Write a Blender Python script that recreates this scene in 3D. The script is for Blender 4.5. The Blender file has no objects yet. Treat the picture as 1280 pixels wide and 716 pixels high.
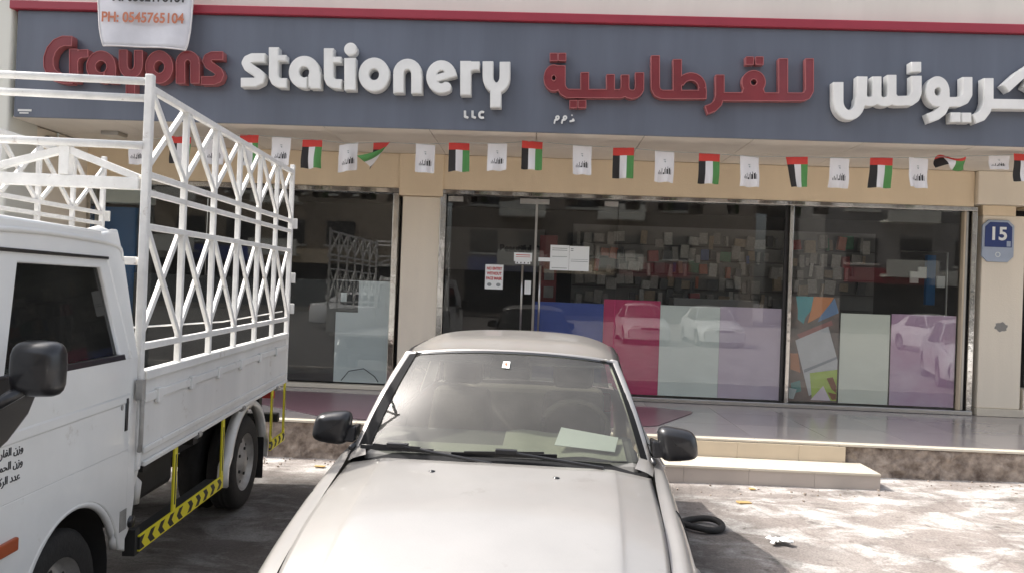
import bpy, math, random
import numpy as np
from mathutils import Vector, Matrix
random.seed(7)
SC = bpy.context.scene
COL = SC.collection
# ------------------------------------------------------------------ camera
F_PX, YAW, PITCH, ROLL, CH = 947.0, 0.0364, 0.0064, 0.0375, 1.72
def cam_axes():
    cy, sy = math.cos(YAW), math.sin(YAW)
    f = Vector((-sy*math.cos(PITCH), cy*math.cos(PITCH), math.sin(PITCH)))
    r = Vector((cy, sy, 0)); u = r.cross(f)
    c, s = math.cos(ROLL), math.sin(ROLL)
    return r*c+u*s, u*c-r*s, f
CR, CU, CF = cam_axes()
cam_d = bpy.data.cameras.new('camera'); cam = bpy.data.objects.new('camera', cam_d); COL.objects.link(cam)
cam_d.sensor_width = 36; cam_d.lens = F_PX/1280*36; cam_d.clip_end = 2000; cam_d.clip_start = .05
m = Matrix((CR, CU, -CF)).transposed().to_4x4(); m.translation = (0, 0, CH); cam.matrix_world = m
SC.camera = cam
def at(u, v, Y=None, Z=None):                       # photograph pixel -> point on the plane Y or Z
    d = CF*F_PX + CR*(u-640) + CU*(358-v)
    t = Y/d.y if Y is not None else (Z-CH)/d.z
    return d*t + Vector((0, 0, CH))
# ------------------------------------------------------------------ light
SUNV = Vector((-.85, .152, 1)).normalized()
w = bpy.data.worlds.new('World'); SC.world = w; w.use_nodes = True
nt = w.node_tree; bg = nt.nodes['Background']
sky = nt.nodes.new('ShaderNodeTexSky'); sky.sky_type = 'NISHITA'; sky.sun_disc = False
sky.sun_elevation = math.asin(SUNV.z); sky.sun_rotation = math.atan2(SUNV.x, SUNV.y)
sky.dust_density = 5; sky.air_density = 1.0; sky.ozone_density = 1.0
hs = nt.nodes.new('ShaderNodeHueSaturation'); hs.inputs['Saturation'].default_value = .45
nt.links.new(sky.outputs[0], hs.inputs['Color']); nt.links.new(hs.outputs[0], bg.inputs[0]); bg.inputs[1].default_value = .15
sl = bpy.data.lights.new('sun', 'SUN'); sl.energy = 2.65; sl.angle = math.radians(.5); sl.color = (1, .955, .89)
so = bpy.data.objects.new('sun', sl); COL.objects.link(so)
so.rotation_euler = SUNV.to_track_quat('Z', 'Y').to_euler(); so.location = (-10, 3, 15)
SC.view_settings.view_transform = 'Standard'; SC.view_settings.look = 'None'
SC.view_settings.exposure = 1.27; SC.view_settings.gamma = 1
# ------------------------------------------------------------------ materials
def mat(name, col, rough=.5, metal=0, var=.12, scale=6, bump=0, bscale=40, coat=0, col2=None, spec=.5, streak=False, detail=4, rust=0, rcol=(.16, .075, .035), rscale=9):
    m = bpy.data.materials.new(name); m.use_nodes = True
    n = m.node_tree; b = n.nodes['Principled BSDF']; L = n.links
    b.inputs['Roughness'].default_value = rough; b.inputs['Metallic'].default_value = metal
    b.inputs['Coat Weight'].default_value = coat; b.inputs['Coat Roughness'].default_value = .06
    b.inputs['Specular IOR Level'].default_value = spec
    c1 = Vector(col); c2 = Vector(col2) if col2 else c1*(1-var)
    tc = n.nodes.new('ShaderNodeTexCoord'); no = n.nodes.new('ShaderNodeTexNoise')
    no.inputs['Scale'].default_value = scale; no.inputs['Detail'].default_value = detail; no.inputs['Roughness'].default_value = .6
    mp = n.nodes.new('ShaderNodeMapping'); L.new(tc.outputs['Object'], mp.inputs[0]); L.new(mp.outputs[0], no.inputs[0])
    if streak: mp.inputs['Scale'].default_value = (1, 1, .12)
    rp = n.nodes.new('ShaderNodeValToRGB'); rp.color_ramp.elements[0].position = .32; rp.color_ramp.elements[1].position = .68
    rp.color_ramp.elements[0].color = (*c2, 1); rp.color_ramp.elements[1].color = (*c1, 1)
    L.new(no.outputs[0], rp.inputs[0]); base_ = rp.outputs[0]
    if rust:                                     # chipped / stained spots with a shape of their own
        n3 = n.nodes.new('ShaderNodeTexNoise'); n3.inputs['Scale'].default_value = rscale; n3.inputs['Detail'].default_value = 9; n3.inputs['Roughness'].default_value = .72
        L.new(tc.outputs['Object'], n3.inputs[0]); r3 = n.nodes.new('ShaderNodeValToRGB'); r3.color_ramp.elements[0].position = .64-.1*rust; r3.color_ramp.elements[1].position = .72-.06*rust
        mx = n.nodes.new('ShaderNodeMix'); mx.data_type = 'RGBA'; L.new(n3.outputs[0], r3.inputs[0])
        mm_ = n.nodes.new('ShaderNodeMath'); mm_.operation = 'MULTIPLY'; mm_.inputs[1].default_value = min(.85, .4+rust*.4); L.new(r3.outputs[0], mm_.inputs[0])
        L.new(mm_.outputs[0], mx.inputs[0]); L.new(base_, mx.inputs[6]); mx.inputs[7].default_value = (*rcol, 1); base_ = mx.outputs[2]
    L.new(base_, b.inputs['Base Color'])
    if bump:
        n2 = n.nodes.new('ShaderNodeTexNoise'); n2.inputs['Scale'].default_value = bscale; n2.inputs['Detail'].default_value = 6
        L.new(tc.outputs['Object'], n2.inputs[0]); bp = n.nodes.new('ShaderNodeBump'); bp.inputs['Strength'].default_value = min(1, bump)
        bp.inputs['Distance'].default_value = .01*max(1, bump); L.new(n2.outputs[0], bp.inputs['Height']); L.new(bp.outputs[0], b.inputs['Normal'])
    return m
def glass(name, tint, ior=1.5, boost=1.0, dust=0.0, dcol=(.5, .5, .48)):
    m = bpy.data.materials.new(name); m.use_nodes = True; n = m.node_tree; L = n.links
    n.nodes.clear(); out = n.nodes.new('ShaderNodeOutputMaterial')
    tr = n.nodes.new('ShaderNodeBsdfTransparent'); tr.inputs[0].default_value = (*tint, 1)
    gl = n.nodes.new('ShaderNodeBsdfGlossy'); gl.inputs['Roughness'].default_value = .01
    fr = n.nodes.new('ShaderNodeFresnel'); ge = n.nodes.new('ShaderNodeNewGeometry'); io = n.nodes.new('ShaderNodeMapRange')
    io.inputs['To Min'].default_value = ior; io.inputs['To Max'].default_value = 1/ior; L.new(ge.outputs['Backfacing'], io.inputs['Value']); L.new(io.outputs[0], fr.inputs[0])
    mu = n.nodes.new('ShaderNodeMath'); mu.operation = 'MULTIPLY_ADD'; mu.inputs[1].default_value = boost; mu.inputs[2].default_value = 0; mu.use_clamp = True
    L.new(fr.outputs[0], mu.inputs[0]); mx = n.nodes.new('ShaderNodeMixShader')
    L.new(mu.outputs[0], mx.inputs[0]); L.new(tr.outputs[0], mx.inputs[1]); L.new(gl.outputs[0], mx.inputs[2])
    last = mx
    if dust:
        df = n.nodes.new('ShaderNodeBsdfDiffuse'); df.inputs[0].default_value = (*dcol, 1)
        no = n.nodes.new('ShaderNodeTexNoise'); no.inputs['Scale'].default_value = 3; no.inputs['Detail'].default_value = 5
        tc = n.nodes.new('ShaderNodeTexCoord'); L.new(tc.outputs['Object'], no.inputs[0])
        m3 = n.nodes.new('ShaderNodeMath'); m3.operation = 'MULTIPLY'; m3.inputs[1].default_value = dust*2; L.new(no.outputs[0], m3.inputs[0])
        m4 = n.nodes.new('ShaderNodeMixShader'); L.new(m3.outputs[0], m4.inputs[0]); L.new(mx.outputs[0], m4.inputs[1]); L.new(df.outputs[0], m4.inputs[2]); last = m4
    L.new(last.outputs[0], out.inputs[0]); return m
M = {}
M['car'] = mat('silver car paint', (.43, .41, .385), .33, .5, .09, 3.5, bump=.06, bscale=120, coat=.6, spec=.5, detail=9, rust=.25, rcol=(.30, .275, .245), rscale=5)
M['white_paint'] = mat('white truck paint', (.77, .77, .745), .32, 0, .10, 2.2, coat=.35, bump=.04, bscale=5, detail=8, rust=.3, rcol=(.42, .38, .32), rscale=4)
M['cage'] = mat('white painted steel', (.78, .77, .745), .42, 0, .16, 10, bump=.3, bscale=50, detail=8, rust=.35, rcol=(.22, .12, .07), rscale=13)
M['gate'] = mat('white painted sheet steel', (.74, .735, .71), .4, 0, .14, 3, bump=.15, bscale=10, streak=True, rust=.4, rcol=(.33, .27, .21), rscale=6)
M['black'] = mat('black plastic', (.018, .018, .020), .28, 0, .2, 20, coat=.2)
M['matte'] = mat('matte black seal', (.016, .016, .017), .85, 0, .2, 20, spec=.15)
M['rubber'] = mat('tyre rubber', (.022, .021, .020), .8, 0, .4, 30, bump=.3, bscale=80)
M['dark'] = mat('dark chassis steel', (.03, .029, .028), .7, 0, .3, 9)
M['chrome'] = mat('stainless steel', (.62, .60, .57), .12, 1, .25, 5, bump=.35, bscale=9)
M['brushed'] = mat('brushed aluminium', (.5, .49, .47), .3, 1, .1, 8)
M['rim'] = mat('grey wheel steel', (.42, .41, .39), .5, .4, .3, 12)
M['sign'] = mat('blue grey sign panel', (.128, .144, .182), .42, .15, .20, 2.2, bump=.04, bscale=8, streak=True)
M['red_letter'] = mat('dark red acrylic', (.21, .022, .03), .3, 0, .25, 2.0, coat=.3)
M['red_rim'] = mat('red letter edge', (.42, .13, .13), .35, .2, .15, 8)
M['white_letter'] = mat('white acrylic', (.76, .76, .74), .4, 0, .12, 3, coat=.1)
M['trim_red'] = mat('red painted trim', (.30, .025, .045), .45, 0, .12, 3)
M['tan'] = mat('tan painted plaster', (.80, .66, .47), .85, 0, .10, 1.6, bump=.25, bscale=60, streak=True)
M['cream'] = mat('cream painted plaster', (.81, .73, .60), .85, 0, .12, 1.5, bump=.25, bscale=60, streak=True)
M['soffit'] = mat('off white soffit panel', (.80, .74, .65), .6, 0, .12, 1.5)
M['parapet'] = mat('white cladding', (.66, .655, .59), .6, 0, .08, 2, streak=True)
M['tile'] = mat('polished grey porcelain', (.36, .33, .32), .14, 0, .12, 1.2, spec=.6)
M['tile2'] = mat('polished grey porcelain darker', (.33, .305, .30), .14, 0, .12, 1.2, spec=.6)
M['nosing'] = mat('cream marble', (.62, .56, .46), .35, 0, .1, 6)
M['riser'] = mat('cream tile', (.56, .47, .35), .4, 0, .08, 4)
M['step_face'] = mat('beige grey step tile', (.47, .41, .36), .4, 0, .1, 3)
M['grout'] = mat('dark grout', (.12, .11, .1), .9)
M['rubble'] = mat('rough weathered concrete', (.42, .35, .29), .95, 0, .5, 9, bump=2.5, bscale=16, col2=(.12, .09, .072), detail=10)
M['purple_reflect'] = mat('purple floor reflection', (.17, .095, .115), .3, 0, .12, 3)
M['glass'] = glass('shop glass', (.92, .93, .92), 1.5, 1.12, dust=.008)
M['carglass'] = glass('windscreen glass', (.52, .55, .50), 1.5, 1.3, dust=.14, dcol=(.40, .38, .35))
M['sideglass'] = glass('tinted glass', (.24, .25, .235), 1.5, 1.0, dust=.02)
M['yellow'] = mat('yellow paint', (.75, .66, .03), .5, 0, .1, 10)
M['orange'] = mat('amber plastic', (.35, .07, .02), .35)
M['paper'] = mat('white paper', (.80, .83, .82), .6, 0, .03)
M['ink_red'] = mat('red ink', (.55, .07, .07), .6); M['ink'] = mat('black ink', (.03, .03, .032), .6)
M['ink_grey'] = mat('grey ink', (.3, .33, .33), .6); M['ink_orange'] = mat('orange brown ink', (.50, .17, .09), .6)
M['flag_red'] = mat('red cloth', (.56, .05, .04), .8); M['flag_green'] = mat('green cloth', (.08, .25, .07), .8)
M['flag_white'] = mat('white cloth', (.68, .66, .66), .8, 0, .05); M['flag_black'] = mat('black cloth', (.022, .02, .02), .8)
M['blue_plate'] = mat('blue enamel', (.012, .035, .17), .35, coat=.3); M['plate_grey'] = mat('pale blue grey enamel', (.36, .42, .52), .4)
M['cloth'] = mat('white banner vinyl', (.62, .62, .66), .5, 0, .12, 4, bump=.6, bscale=4)
M['f_blue'] = mat('blue window film', (.06, .10, .36), .35); M['f_mag'] = mat('crimson window film', (.52, .04, .145), .35)
M['f_white'] = mat('pale grey window film', (.68, .73, .70), .4, 0, .05, 2); M['f_lil'] = mat('lilac window film', (.56, .47, .58), .35, 0, .08, 2)
M['f_lil2'] = mat('lilac film worn', (.55, .43, .56), .35, 0, .2, 1.4, col2=(.48, .27, .42)); M['f_cream'] = mat('off white window film', (.74, .76, .68), .35, 0, .04, 2)
M['f_reflect'] = mat('charcoal painted reflection', (.028, .030, .031), .4, 0, .12, 2); M['f_pale'] = mat('frosted window film', (.64, .70, .71), .4, 0, .1, 1.3)
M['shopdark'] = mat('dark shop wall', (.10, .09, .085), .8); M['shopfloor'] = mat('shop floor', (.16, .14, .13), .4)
M['shelf'] = mat('grey shelf', (.22, .21, .20), .5); M['shopred'] = mat('red display', (.16, .02, .022), .5)
M['blue_panel'] = mat('blue panel', (.02, .13, .33), .4)
M['seat'] = mat('beige seat cloth', (.27, .24, .20), .9, 0, .15, 8, bump=.2); M['dash'] = mat('grey dash plastic', (.16, .155, .145), .7)
M['dashmat'] = mat('pale green dash mat', (.38, .38, .31), .9, 0, .1, 9); M['headliner'] = mat('grey headliner', (.30, .29, .27), .9)
M['cardboard'] = mat('cardboard', (.45, .3, .12), .9)
M['lamp'] = mat('lamp glass', (.8, .78, .7), .3)
M['asphalt_b'] = mat('render wall', (.42, .36, .29), .9, 0, .2, 1); M['win_dark'] = mat('window glass far', (.03, .035, .04), .1)
M['tape'] = mat('hazard tape', (.75, .66, .03), .5)
def hazard():                                      # yellow tape printed with black chevrons (flat print)
    m = M['tape']; n = m.node_tree; L = n.links; b = n.nodes['Principled BSDF']
    tc = n.nodes.new('ShaderNodeTexCoord'); sp = n.nodes.new('ShaderNodeSeparateXYZ'); L.new(tc.outputs['Object'], sp.inputs[0])
    def mt(op, a, bb=None, c=None):
        q = n.nodes.new('ShaderNodeMath'); q.operation = op
        for i, v in enumerate((a, bb, c)):
            if v is None: continue
            if isinstance(v, (int, float)): q.inputs[i].default_value = v
            else: L.new(v, q.inputs[i])
        return q.outputs[0]
    t = mt('ABSOLUTE', mt('SUBTRACT', sp.outputs[2], .385))
    s = mt('MULTIPLY', mt('ABSOLUTE', mt('SUBTRACT', sp.outputs[1], .62)), 1.0)
    q = mt('FRACT', mt('MULTIPLY', mt('ADD', s, mt('MULTIPLY', t, 1.1)), 8.0))
    k = mt('MULTIPLY', mt('GREATER_THAN', q, .55), mt('LESS_THAN', t, .033))
    mx = n.nodes.new('ShaderNodeMix'); mx.data_type = 'RGBA'; L.new(k, mx.inputs[0])
    mx.inputs[6].default_value = (.75, .66, .03, 1); mx.inputs[7].default_value = (.02, .02, .02, 1)
    L.new(mx.outputs[2], b.inputs['Base Color'])
hazard()
def ground_mat():
    m = bpy.data.materials.new('dusty broken concrete'); m.use_nodes = True; n = m.node_tree; L = n.links; b = n.nodes['Principled BSDF']
    b.inputs['Roughness'].default_value = .92
    tc = n.nodes.new('ShaderNodeTexCoord')
    def noise(s, d, off, rough=.6, dist=0, ax=1):
        mp = n.nodes.new('ShaderNodeMapping'); mp.inputs['Location'].default_value = off; mp.inputs['Scale'].default_value = (1, ax, 1)
        L.new(tc.outputs['Object'], mp.inputs[0])
        q = n.nodes.new('ShaderNodeTexNoise'); q.inputs['Scale'].default_value = s; q.inputs['Detail'].default_value = d
        q.inputs['Roughness'].default_value = rough; q.inputs['Distortion'].default_value = dist; L.new(mp.outputs[0], q.inputs[0]); return q.outputs[0]
    def ramp(src, stops):
        r = n.nodes.new('ShaderNodeValToRGB'); e = r.color_ramp.elements
        while len(e) < len(stops): e.new(.5)
        for i, (p, c) in enumerate(stops): e[i].position = p; e[i].color = (*c, 1)
        L.new(src, r.inputs[0]); return r.outputs[0]
    def mix(f, a, c):
        q = n.nodes.new('ShaderNodeMix'); q.data_type = 'RGBA'; L.new(f, q.inputs[0]); L.new(a, q.inputs[6]); L.new(c, q.inputs[7]); return q.outputs[2]
    base = ramp(noise(1.1, 6, (3, 1, 0)), [(.3, (.19, .163, .148)), (.52, (.285, .25, .228)), (.72, (.35, .315, .29))])
    white = ramp(noise(9, 8, (0, 0, 0)), [(.3, (.40, .38, .36)), (.7, (.62, .60, .57))])
    msk = ramp(noise(1.9, 9, (7.3, 2, 0), .68, .6, 1.6), [(.47, (0, 0, 0)), (.60, (.9, .9, .9))])
    c = mix(msk, base, white)
    dk = ramp(noise(3.3, 7, (1, 9, 0), .6, .4), [(.56, (0, 0, 0)), (.70, (.75, .75, .75))])
    dark = ramp(noise(12, 5, (0, 4, 0)), [(.3, (.075, .065, .058)), (.7, (.13, .115, .10))])
    c = mix(dk, c, dark)
    sp = ramp(noise(60, 3, (0, 0, 0)), [(.35, (.72, .72, .72)), (.6, (1, 1, 1))])
    q = n.nodes.new('ShaderNodeMix'); q.data_type = 'RGBA'; q.blend_type = 'MULTIPLY'; q.inputs[0].default_value = 1; L.new(c, q.inputs[6]); L.new(sp, q.inputs[7])
    vo = n.nodes.new('ShaderNodeTexVoronoi'); vo.feature = 'DISTANCE_TO_EDGE'; vo.inputs['Scale'].default_value = .62
    ds = n.nodes.new('ShaderNodeMix'); ds.data_type = 'VECTOR'; ds.inputs[0].default_value = .10; L.new(tc.outputs['Object'], ds.inputs[4])
    nv = n.nodes.new('ShaderNodeTexNoise'); nv.inputs['Scale'].default_value = 3; nv.inputs['Detail'].default_value = 6; L.new(tc.outputs['Object'], nv.inputs[0]); L.new(nv.outputs[1], ds.inputs[5]); L.new(ds.outputs[1], vo.inputs[0])
    ck = ramp(vo.outputs[0], [(.0, (.78, .77, .76)), (.006, (1, 1, 1))])
    st2 = ramp(noise(6, 6, (5, 5, 0), .65, .3), [(.60, (1, 1, 1)), (.70, (.55, .52, .50))])
    for ext in (ck, st2):
        qq = n.nodes.new('ShaderNodeMix'); qq.data_type = 'RGBA'; qq.blend_type = 'MULTIPLY'; qq.inputs[0].default_value = 1; L.new(q.outputs[2], qq.inputs[6]); L.new(ext, qq.inputs[7]); q = qq
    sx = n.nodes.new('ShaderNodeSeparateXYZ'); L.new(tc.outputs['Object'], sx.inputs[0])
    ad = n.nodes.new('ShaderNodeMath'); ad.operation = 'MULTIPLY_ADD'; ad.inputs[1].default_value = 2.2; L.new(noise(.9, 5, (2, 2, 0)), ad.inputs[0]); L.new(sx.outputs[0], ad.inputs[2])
    mr = n.nodes.new('ShaderNodeMapRange'); mr.inputs['From Min'].default_value = 2.2; mr.inputs['From Max'].default_value = 3.2; mr.inputs['To Min'].default_value = .36; L.new(ad.outputs[0], mr.inputs['Value'])  # painted shade: ground colour darkened where truck and car shadows fall
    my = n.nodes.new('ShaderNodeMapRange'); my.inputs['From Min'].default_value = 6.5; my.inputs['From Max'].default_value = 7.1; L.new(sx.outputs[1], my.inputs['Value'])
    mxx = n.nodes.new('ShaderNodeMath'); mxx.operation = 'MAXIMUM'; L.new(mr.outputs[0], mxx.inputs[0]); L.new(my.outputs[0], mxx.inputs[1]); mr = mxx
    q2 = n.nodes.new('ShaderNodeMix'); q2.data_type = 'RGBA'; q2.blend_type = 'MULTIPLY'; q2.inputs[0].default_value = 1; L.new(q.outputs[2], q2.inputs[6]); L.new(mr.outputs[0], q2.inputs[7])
    L.new(q2.outputs[2], b.inputs['Base Color'])
    bp = n.nodes.new('ShaderNodeBump'); bp.inputs['Distance'].default_value = .02; bp.inputs['Strength'].default_value = .6
    L.new(noise(22, 8, (0, 0, 0), .7), bp.inputs['Height']); L.new(bp.outputs[0], b.inputs['Normal'])
    return m
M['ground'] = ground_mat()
# ------------------------------------------------------------------ helpers
def props(o, label=None, cat=None, group=None, kind=None):
    if label: o['label'] = label
    if cat: o['category'] = cat
    if group: o['group'] = group
    if kind: o['kind'] = kind
    return o
def thing(name, label, cat, loc=(0, 0, 0), rz=0, group=None):
    o = bpy.data.objects.new(name, None); COL.objects.link(o); o.empty_display_size = .2
    o.location = loc; o.rotation_euler = (0, 0, rz); return props(o, label, cat, group)
def link(name, me, parent=None, world=False, bevel=0, seg=2, smooth=False, mats=None):
    o = bpy.data.objects.new(name, me); COL.objects.link(o)
    if mats is not None:
        for q in (mats if isinstance(mats, (list, tuple)) else [mats]): me.materials.append(q)
    if parent:
        o.parent = parent
        if world and parent.type == 'EMPTY': o.matrix_parent_inverse = Matrix.Translation(-Vector(parent.location))
    if bevel:
        b = o.modifiers.new('bevel', 'BEVEL'); b.width = bevel; b.segments = seg; b.limit_method = 'ANGLE'; b.angle_limit = math.radians(40)
    if smooth:
        for p in me.polygons: p.use_smooth = True
    return o
class MB:
    def __init__(s): s.v = []; s.f = []; s.mi = []
    def face(s, pts, mi=0):
        b = len(s.v); s.v += [tuple(p) for p in pts]; s.f.append(tuple(range(b, b+len(pts)))); s.mi.append(mi); return s
    def hexa(s, P, mi=0):                     # 8 corners: bottom ring 0-3 (ccw from above), top ring 4-7
        b = len(s.v); s.v += [tuple(p) for p in P]
        for q in ((3, 2, 1, 0), (4, 5, 6, 7), (0, 1, 5, 4), (1, 2, 6, 5), (2, 3, 7, 6), (3, 0, 4, 7)):
            s.f.append(tuple(b+i for i in q)); s.mi.append(mi)
        return s
    def box(s, x0, x1, y0, y1, z0, z1, mi=0):
        return s.hexa([(x0, y0, z0), (x1, y0, z0), (x1, y1, z0), (x0, y1, z0), (x0, y0, z1), (x1, y0, z1), (x1, y1, z1), (x0, y1, z1)], mi)
    def bar(s, a, b, w, h=None, up=(0, 0, 1), mi=0):
        h = h or w; a = Vector(a); b = Vector(b); d = (b-a).normalized(); up = Vector(up)
        if abs(d.dot(up)) > .98: up = Vector((0, 1, 0))
        r = d.cross(up).normalized(); u = r.cross(d).normalized(); r *= w/2; u *= h/2
        return s.hexa([a-r-u, a+r-u, b+r-u, b-r-u, a-r+u, a+r+u, b+r+u, b-r+u], mi)
    def tube(s, pts, r, n=10, closed=False, mi=0, flat=1.0):
        pts = [Vector(p) for p in pts]; N = len(pts); b = len(s.v)
        for i, p in enumerate(pts):
            a = pts[(i-1) % N] if closed or i > 0 else p; c = pts[(i+1) % N] if closed or i < N-1 else p
            d = (c-a).normalized(); up = Vector((0, 0, 1)) if abs(d.z) < .9 else Vector((1, 0, 0))
            x = d.cross(up).normalized(); y = x.cross(d); rr = r[i] if isinstance(r, (list, tuple)) else r
            for k in range(n):
                t = 2*math.pi*k/n; s.v.append(tuple(p+x*math.cos(t)*rr+y*math.sin(t)*rr*flat))
        for i in range(N if closed else N-1):
            for k in range(n):
                s.f.append((b+i*n+k, b+i*n+(k+1) % n, b+((i+1) % N)*n+(k+1) % n, b+((i+1) % N)*n+k)); s.mi.append(mi)
        if not closed:
            s.f.append(tuple(b+k for k in range(n))[::-1]); s.f.append(tuple(b+(N-1)*n+k for k in range(n))); s.mi += [mi, mi]
        return s
    def lathe(s, prof, c, n=28, mi=0, ax='x'):   # prof: (radius, axial)
        b = len(s.v); c = Vector(c)
        for r, a in prof:
            for k in range(n):
                t = 2*math.pi*k/n
                s.v.append(tuple(c+(Vector((a, r*math.cos(t), r*math.sin(t))) if ax == 'x' else Vector((r*math.cos(t), r*math.sin(t), a)))))
        for i in range(len(prof)-1):
            for k in range(n):
                s.f.append((b+i*n+k, b+i*n+(k+1) % n, b+(i+1)*n+(k+1) % n, b+(i+1)*n+k)); s.mi.append(mi)
        return s
    def mesh(s, name):
        me = bpy.data.meshes.new(name); me.from_pydata(s.v, [], s.f)
        for p, q in zip(me.polygons, s.mi): p.material_index = q
        me.validate(); me.update(); return me
    def build(s, name, mats, parent=None, world=False, bevel=0, smooth=False, seg=2):
        return link(name, s.mesh(name), parent, world, bevel, seg, smooth, mats)
def cr(P, n):                                  # Catmull-Rom through rows of P (array k x ...)
    P = np.asarray(P, float); k = len(P); out = []
    for t in np.linspace(0, k-1, n):
        i = min(int(t), k-2); f = t-i
        p0 = P[i-1] if i > 0 else 2*P[0]-P[1]; p1 = P[i]; p2 = P[i+1]; p3 = P[i+2] if i+2 < k else 2*P[-1]-P[-2]
        out.append(.5*((2*p1)+(-p0+p2)*f+(2*p0-5*p1+4*p2-p3)*f*f+(-p0+3*p1-3*p2+p3)*f**3))
    return np.array(out)
def grid_surface(ctrl, nu, nv):                # ctrl: rows x cols x 3
    A = cr(ctrl, nu); return cr(A.transpose(1, 0, 2), nv).transpose(1, 0, 2)
def surf(mb, G, flip=False, holes=(), mi=0):   # holes: (axis coords y,z,r)
    G = np.array(G)
    for (hy, hz, hr) in holes:
        d = np.hypot(G[..., 1]-hy, G[..., 2]-hz); k = (d < hr) & (d > hr*.8)
        ang = np.arctan2(G[..., 2]-hz, G[..., 1]-hy)
        G[..., 1] = np.where(k, hy+np.cos(ang)*hr, G[..., 1]); G[..., 2] = np.where(k, hz+np.sin(ang)*hr, G[..., 2])
    b = len(mb.v); nu, nv = G.shape[:2]; mb.v += [tuple(p) for p in G.reshape(-1, 3)]
    for i in range(nu-1):
        for j in range(nv-1):
            q = [(i, j), (i+1, j), (i+1, j+1), (i, j+1)]
            if holes:
                c = sum((Vector(G[a]) for a in q), Vector())/4
                if any(math.hypot(c.y-hy, c.z-hz) < hr*.97 for hy, hz, hr in holes): continue
            if flip: q = q[::-1]
            mb.f.append(tuple(b+a*nv+c for a, c in q)); mb.mi.append(mi)
    return mb
def curve_fill(name, loops, extrude, mats, to3, parent=None, world=False, bevel=0, bseg=2, smooth=False):
    """closed 2D loops (first outer, rest holes) -> filled, extruded solid; to3 maps (x, y, depth) to a point"""
    c = bpy.data.curves.new(name, 'CURVE'); c.dimensions = '2D'; c.fill_mode = 'BOTH'; c.extrude = extrude/2-bevel; c.bevel_depth = bevel; c.bevel_resolution = bseg-1
    for lp in loops:
        s = c.splines.new('POLY'); s.points.add(len(lp)-1); s.use_cyclic_u = True
        for p, q in zip(s.points, lp): p.co = (q[0], q[1], 0, 1)
    o = bpy.data.objects.new(name, c); COL.objects.link(o)
    dg = bpy.context.evaluated_depsgraph_get(); me = bpy.data.meshes.new_from_object(o.evaluated_get(dg))
    bpy.data.objects.remove(o); bpy.data.curves.remove(c)
    for v in me.vertices: v.co = Vector(to3(v.co.x, v.co.y, v.co.z))
    me.materials.clear(); me.update(); me.name = name
    return link(name, me, parent, world, mats=mats, smooth=smooth)
# signed field of strokes -> contours
def seg_d(X, Y, a, b):
    dx, dy = b[0]-a[0], b[1]-a[1]; L2 = dx*dx+dy*dy+1e-9
    t = np.clip(((X-a[0])*dx+(Y-a[1])*dy)/L2, 0, 1); return np.hypot(X-a[0]-t*dx, Y-a[1]-t*dy)
def seg_box(X, Y, a, b, w):                     # butt-ended bar
    dx, dy = b[0]-a[0], b[1]-a[1]; L = math.hypot(dx, dy)
    if L < 1e-6: return np.full(X.shape, 1e3)
    ux, uy = dx/L, dy/L
    s = (X-a[0])*ux+(Y-a[1])*uy; t = (X-a[0])*uy-(Y-a[1])*ux
    return np.maximum(np.abs(t)-w/2, np.abs(s-L/2)-L/2)
def glyph_field(glyph, X, Y):
    D = np.full(X.shape, 1e3)
    for g in glyph:
        k = g[0]
        if k == 'p':                            # ('p', width, pts): round joints, butt ends
            w_, P = g[1], g[2]
            for i in range(len(P)-1):
                d = seg_box(X, Y, P[i], P[i+1], w_)
                D = np.minimum(D, d)
                if i > 0: D = np.minimum(D, np.hypot(X-P[i][0], Y-P[i][1])-w_/2)
        elif k == 'o':                          # ring cx cy rx ry width
            _, cx, cy, rx, ry, w_ = g; s = (rx+ry)/2
            D = np.minimum(D, np.abs(np.hypot((X-cx)/rx, (Y-cy)/ry)*s-s)-w_/2)
        elif k == 'd': D = np.minimum(D, np.hypot(X-g[1], Y-g[2])-g[3])
        elif k == 'q': D = np.minimum(D, np.maximum(np.abs(X-g[1]), np.abs(Y-g[2]))-g[3]/2)
        elif k == 'x':                          # cut
            for i in range(len(g[2])-1): D = np.maximum(D, -seg_box(X, Y, g[2][i], g[2][i+1], g[1]))
    return D
def contours(D, xs, ys, lv=0.0):
    S = D-lv; S[np.abs(S) < 1e-6] = 1e-6; ny, nx = S.shape; segs = {}
    def pt(i, j, k, l):
        a, b = S[i, j], S[k, l]; t = a/(a-b); return (xs[j]+(xs[l]-xs[j])*t, ys[i]+(ys[k]-ys[i])*t)
    nxt = {}; P = {}
    for i in range(ny-1):
        for j in range(nx-1):
            c = [S[i, j] < 0, S[i, j+1] < 0, S[i+1, j+1] < 0, S[i+1, j] < 0]; n_ = sum(c)
            if n_ in (0, 4): continue
            E = [('h', i, j), ('v', i, j+1), ('h', i+1, j), ('v', i, j)]
            Q = [(i, j, i, j+1), (i, j+1, i+1, j+1), (i+1, j, i+1, j+1), (i, j, i+1, j)]
            st = [k for k in range(4) if c[k] and not c[(k+1) % 4]]; en = [k for k in range(4) if not c[k] and c[(k+1) % 4]]
            for a in st:
                # walk backwards to the edge entering this inside run
                b = a
                while True:
                    b = (b-1) % 4
                    if b in en: break
                P[E[a]] = pt(*Q[a]); P[E[b]] = pt(*Q[b]); nxt[E[b]] = E[a]
    loops = []
    while nxt:
        s = next(iter(nxt)); lp = [P[s]]; k = nxt.pop(s)
        while k != s and k in nxt: lp.append(P[k]); k = nxt.pop(k)
        if len(lp) > 6: loops.append(simplify(lp))
    return loops
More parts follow.
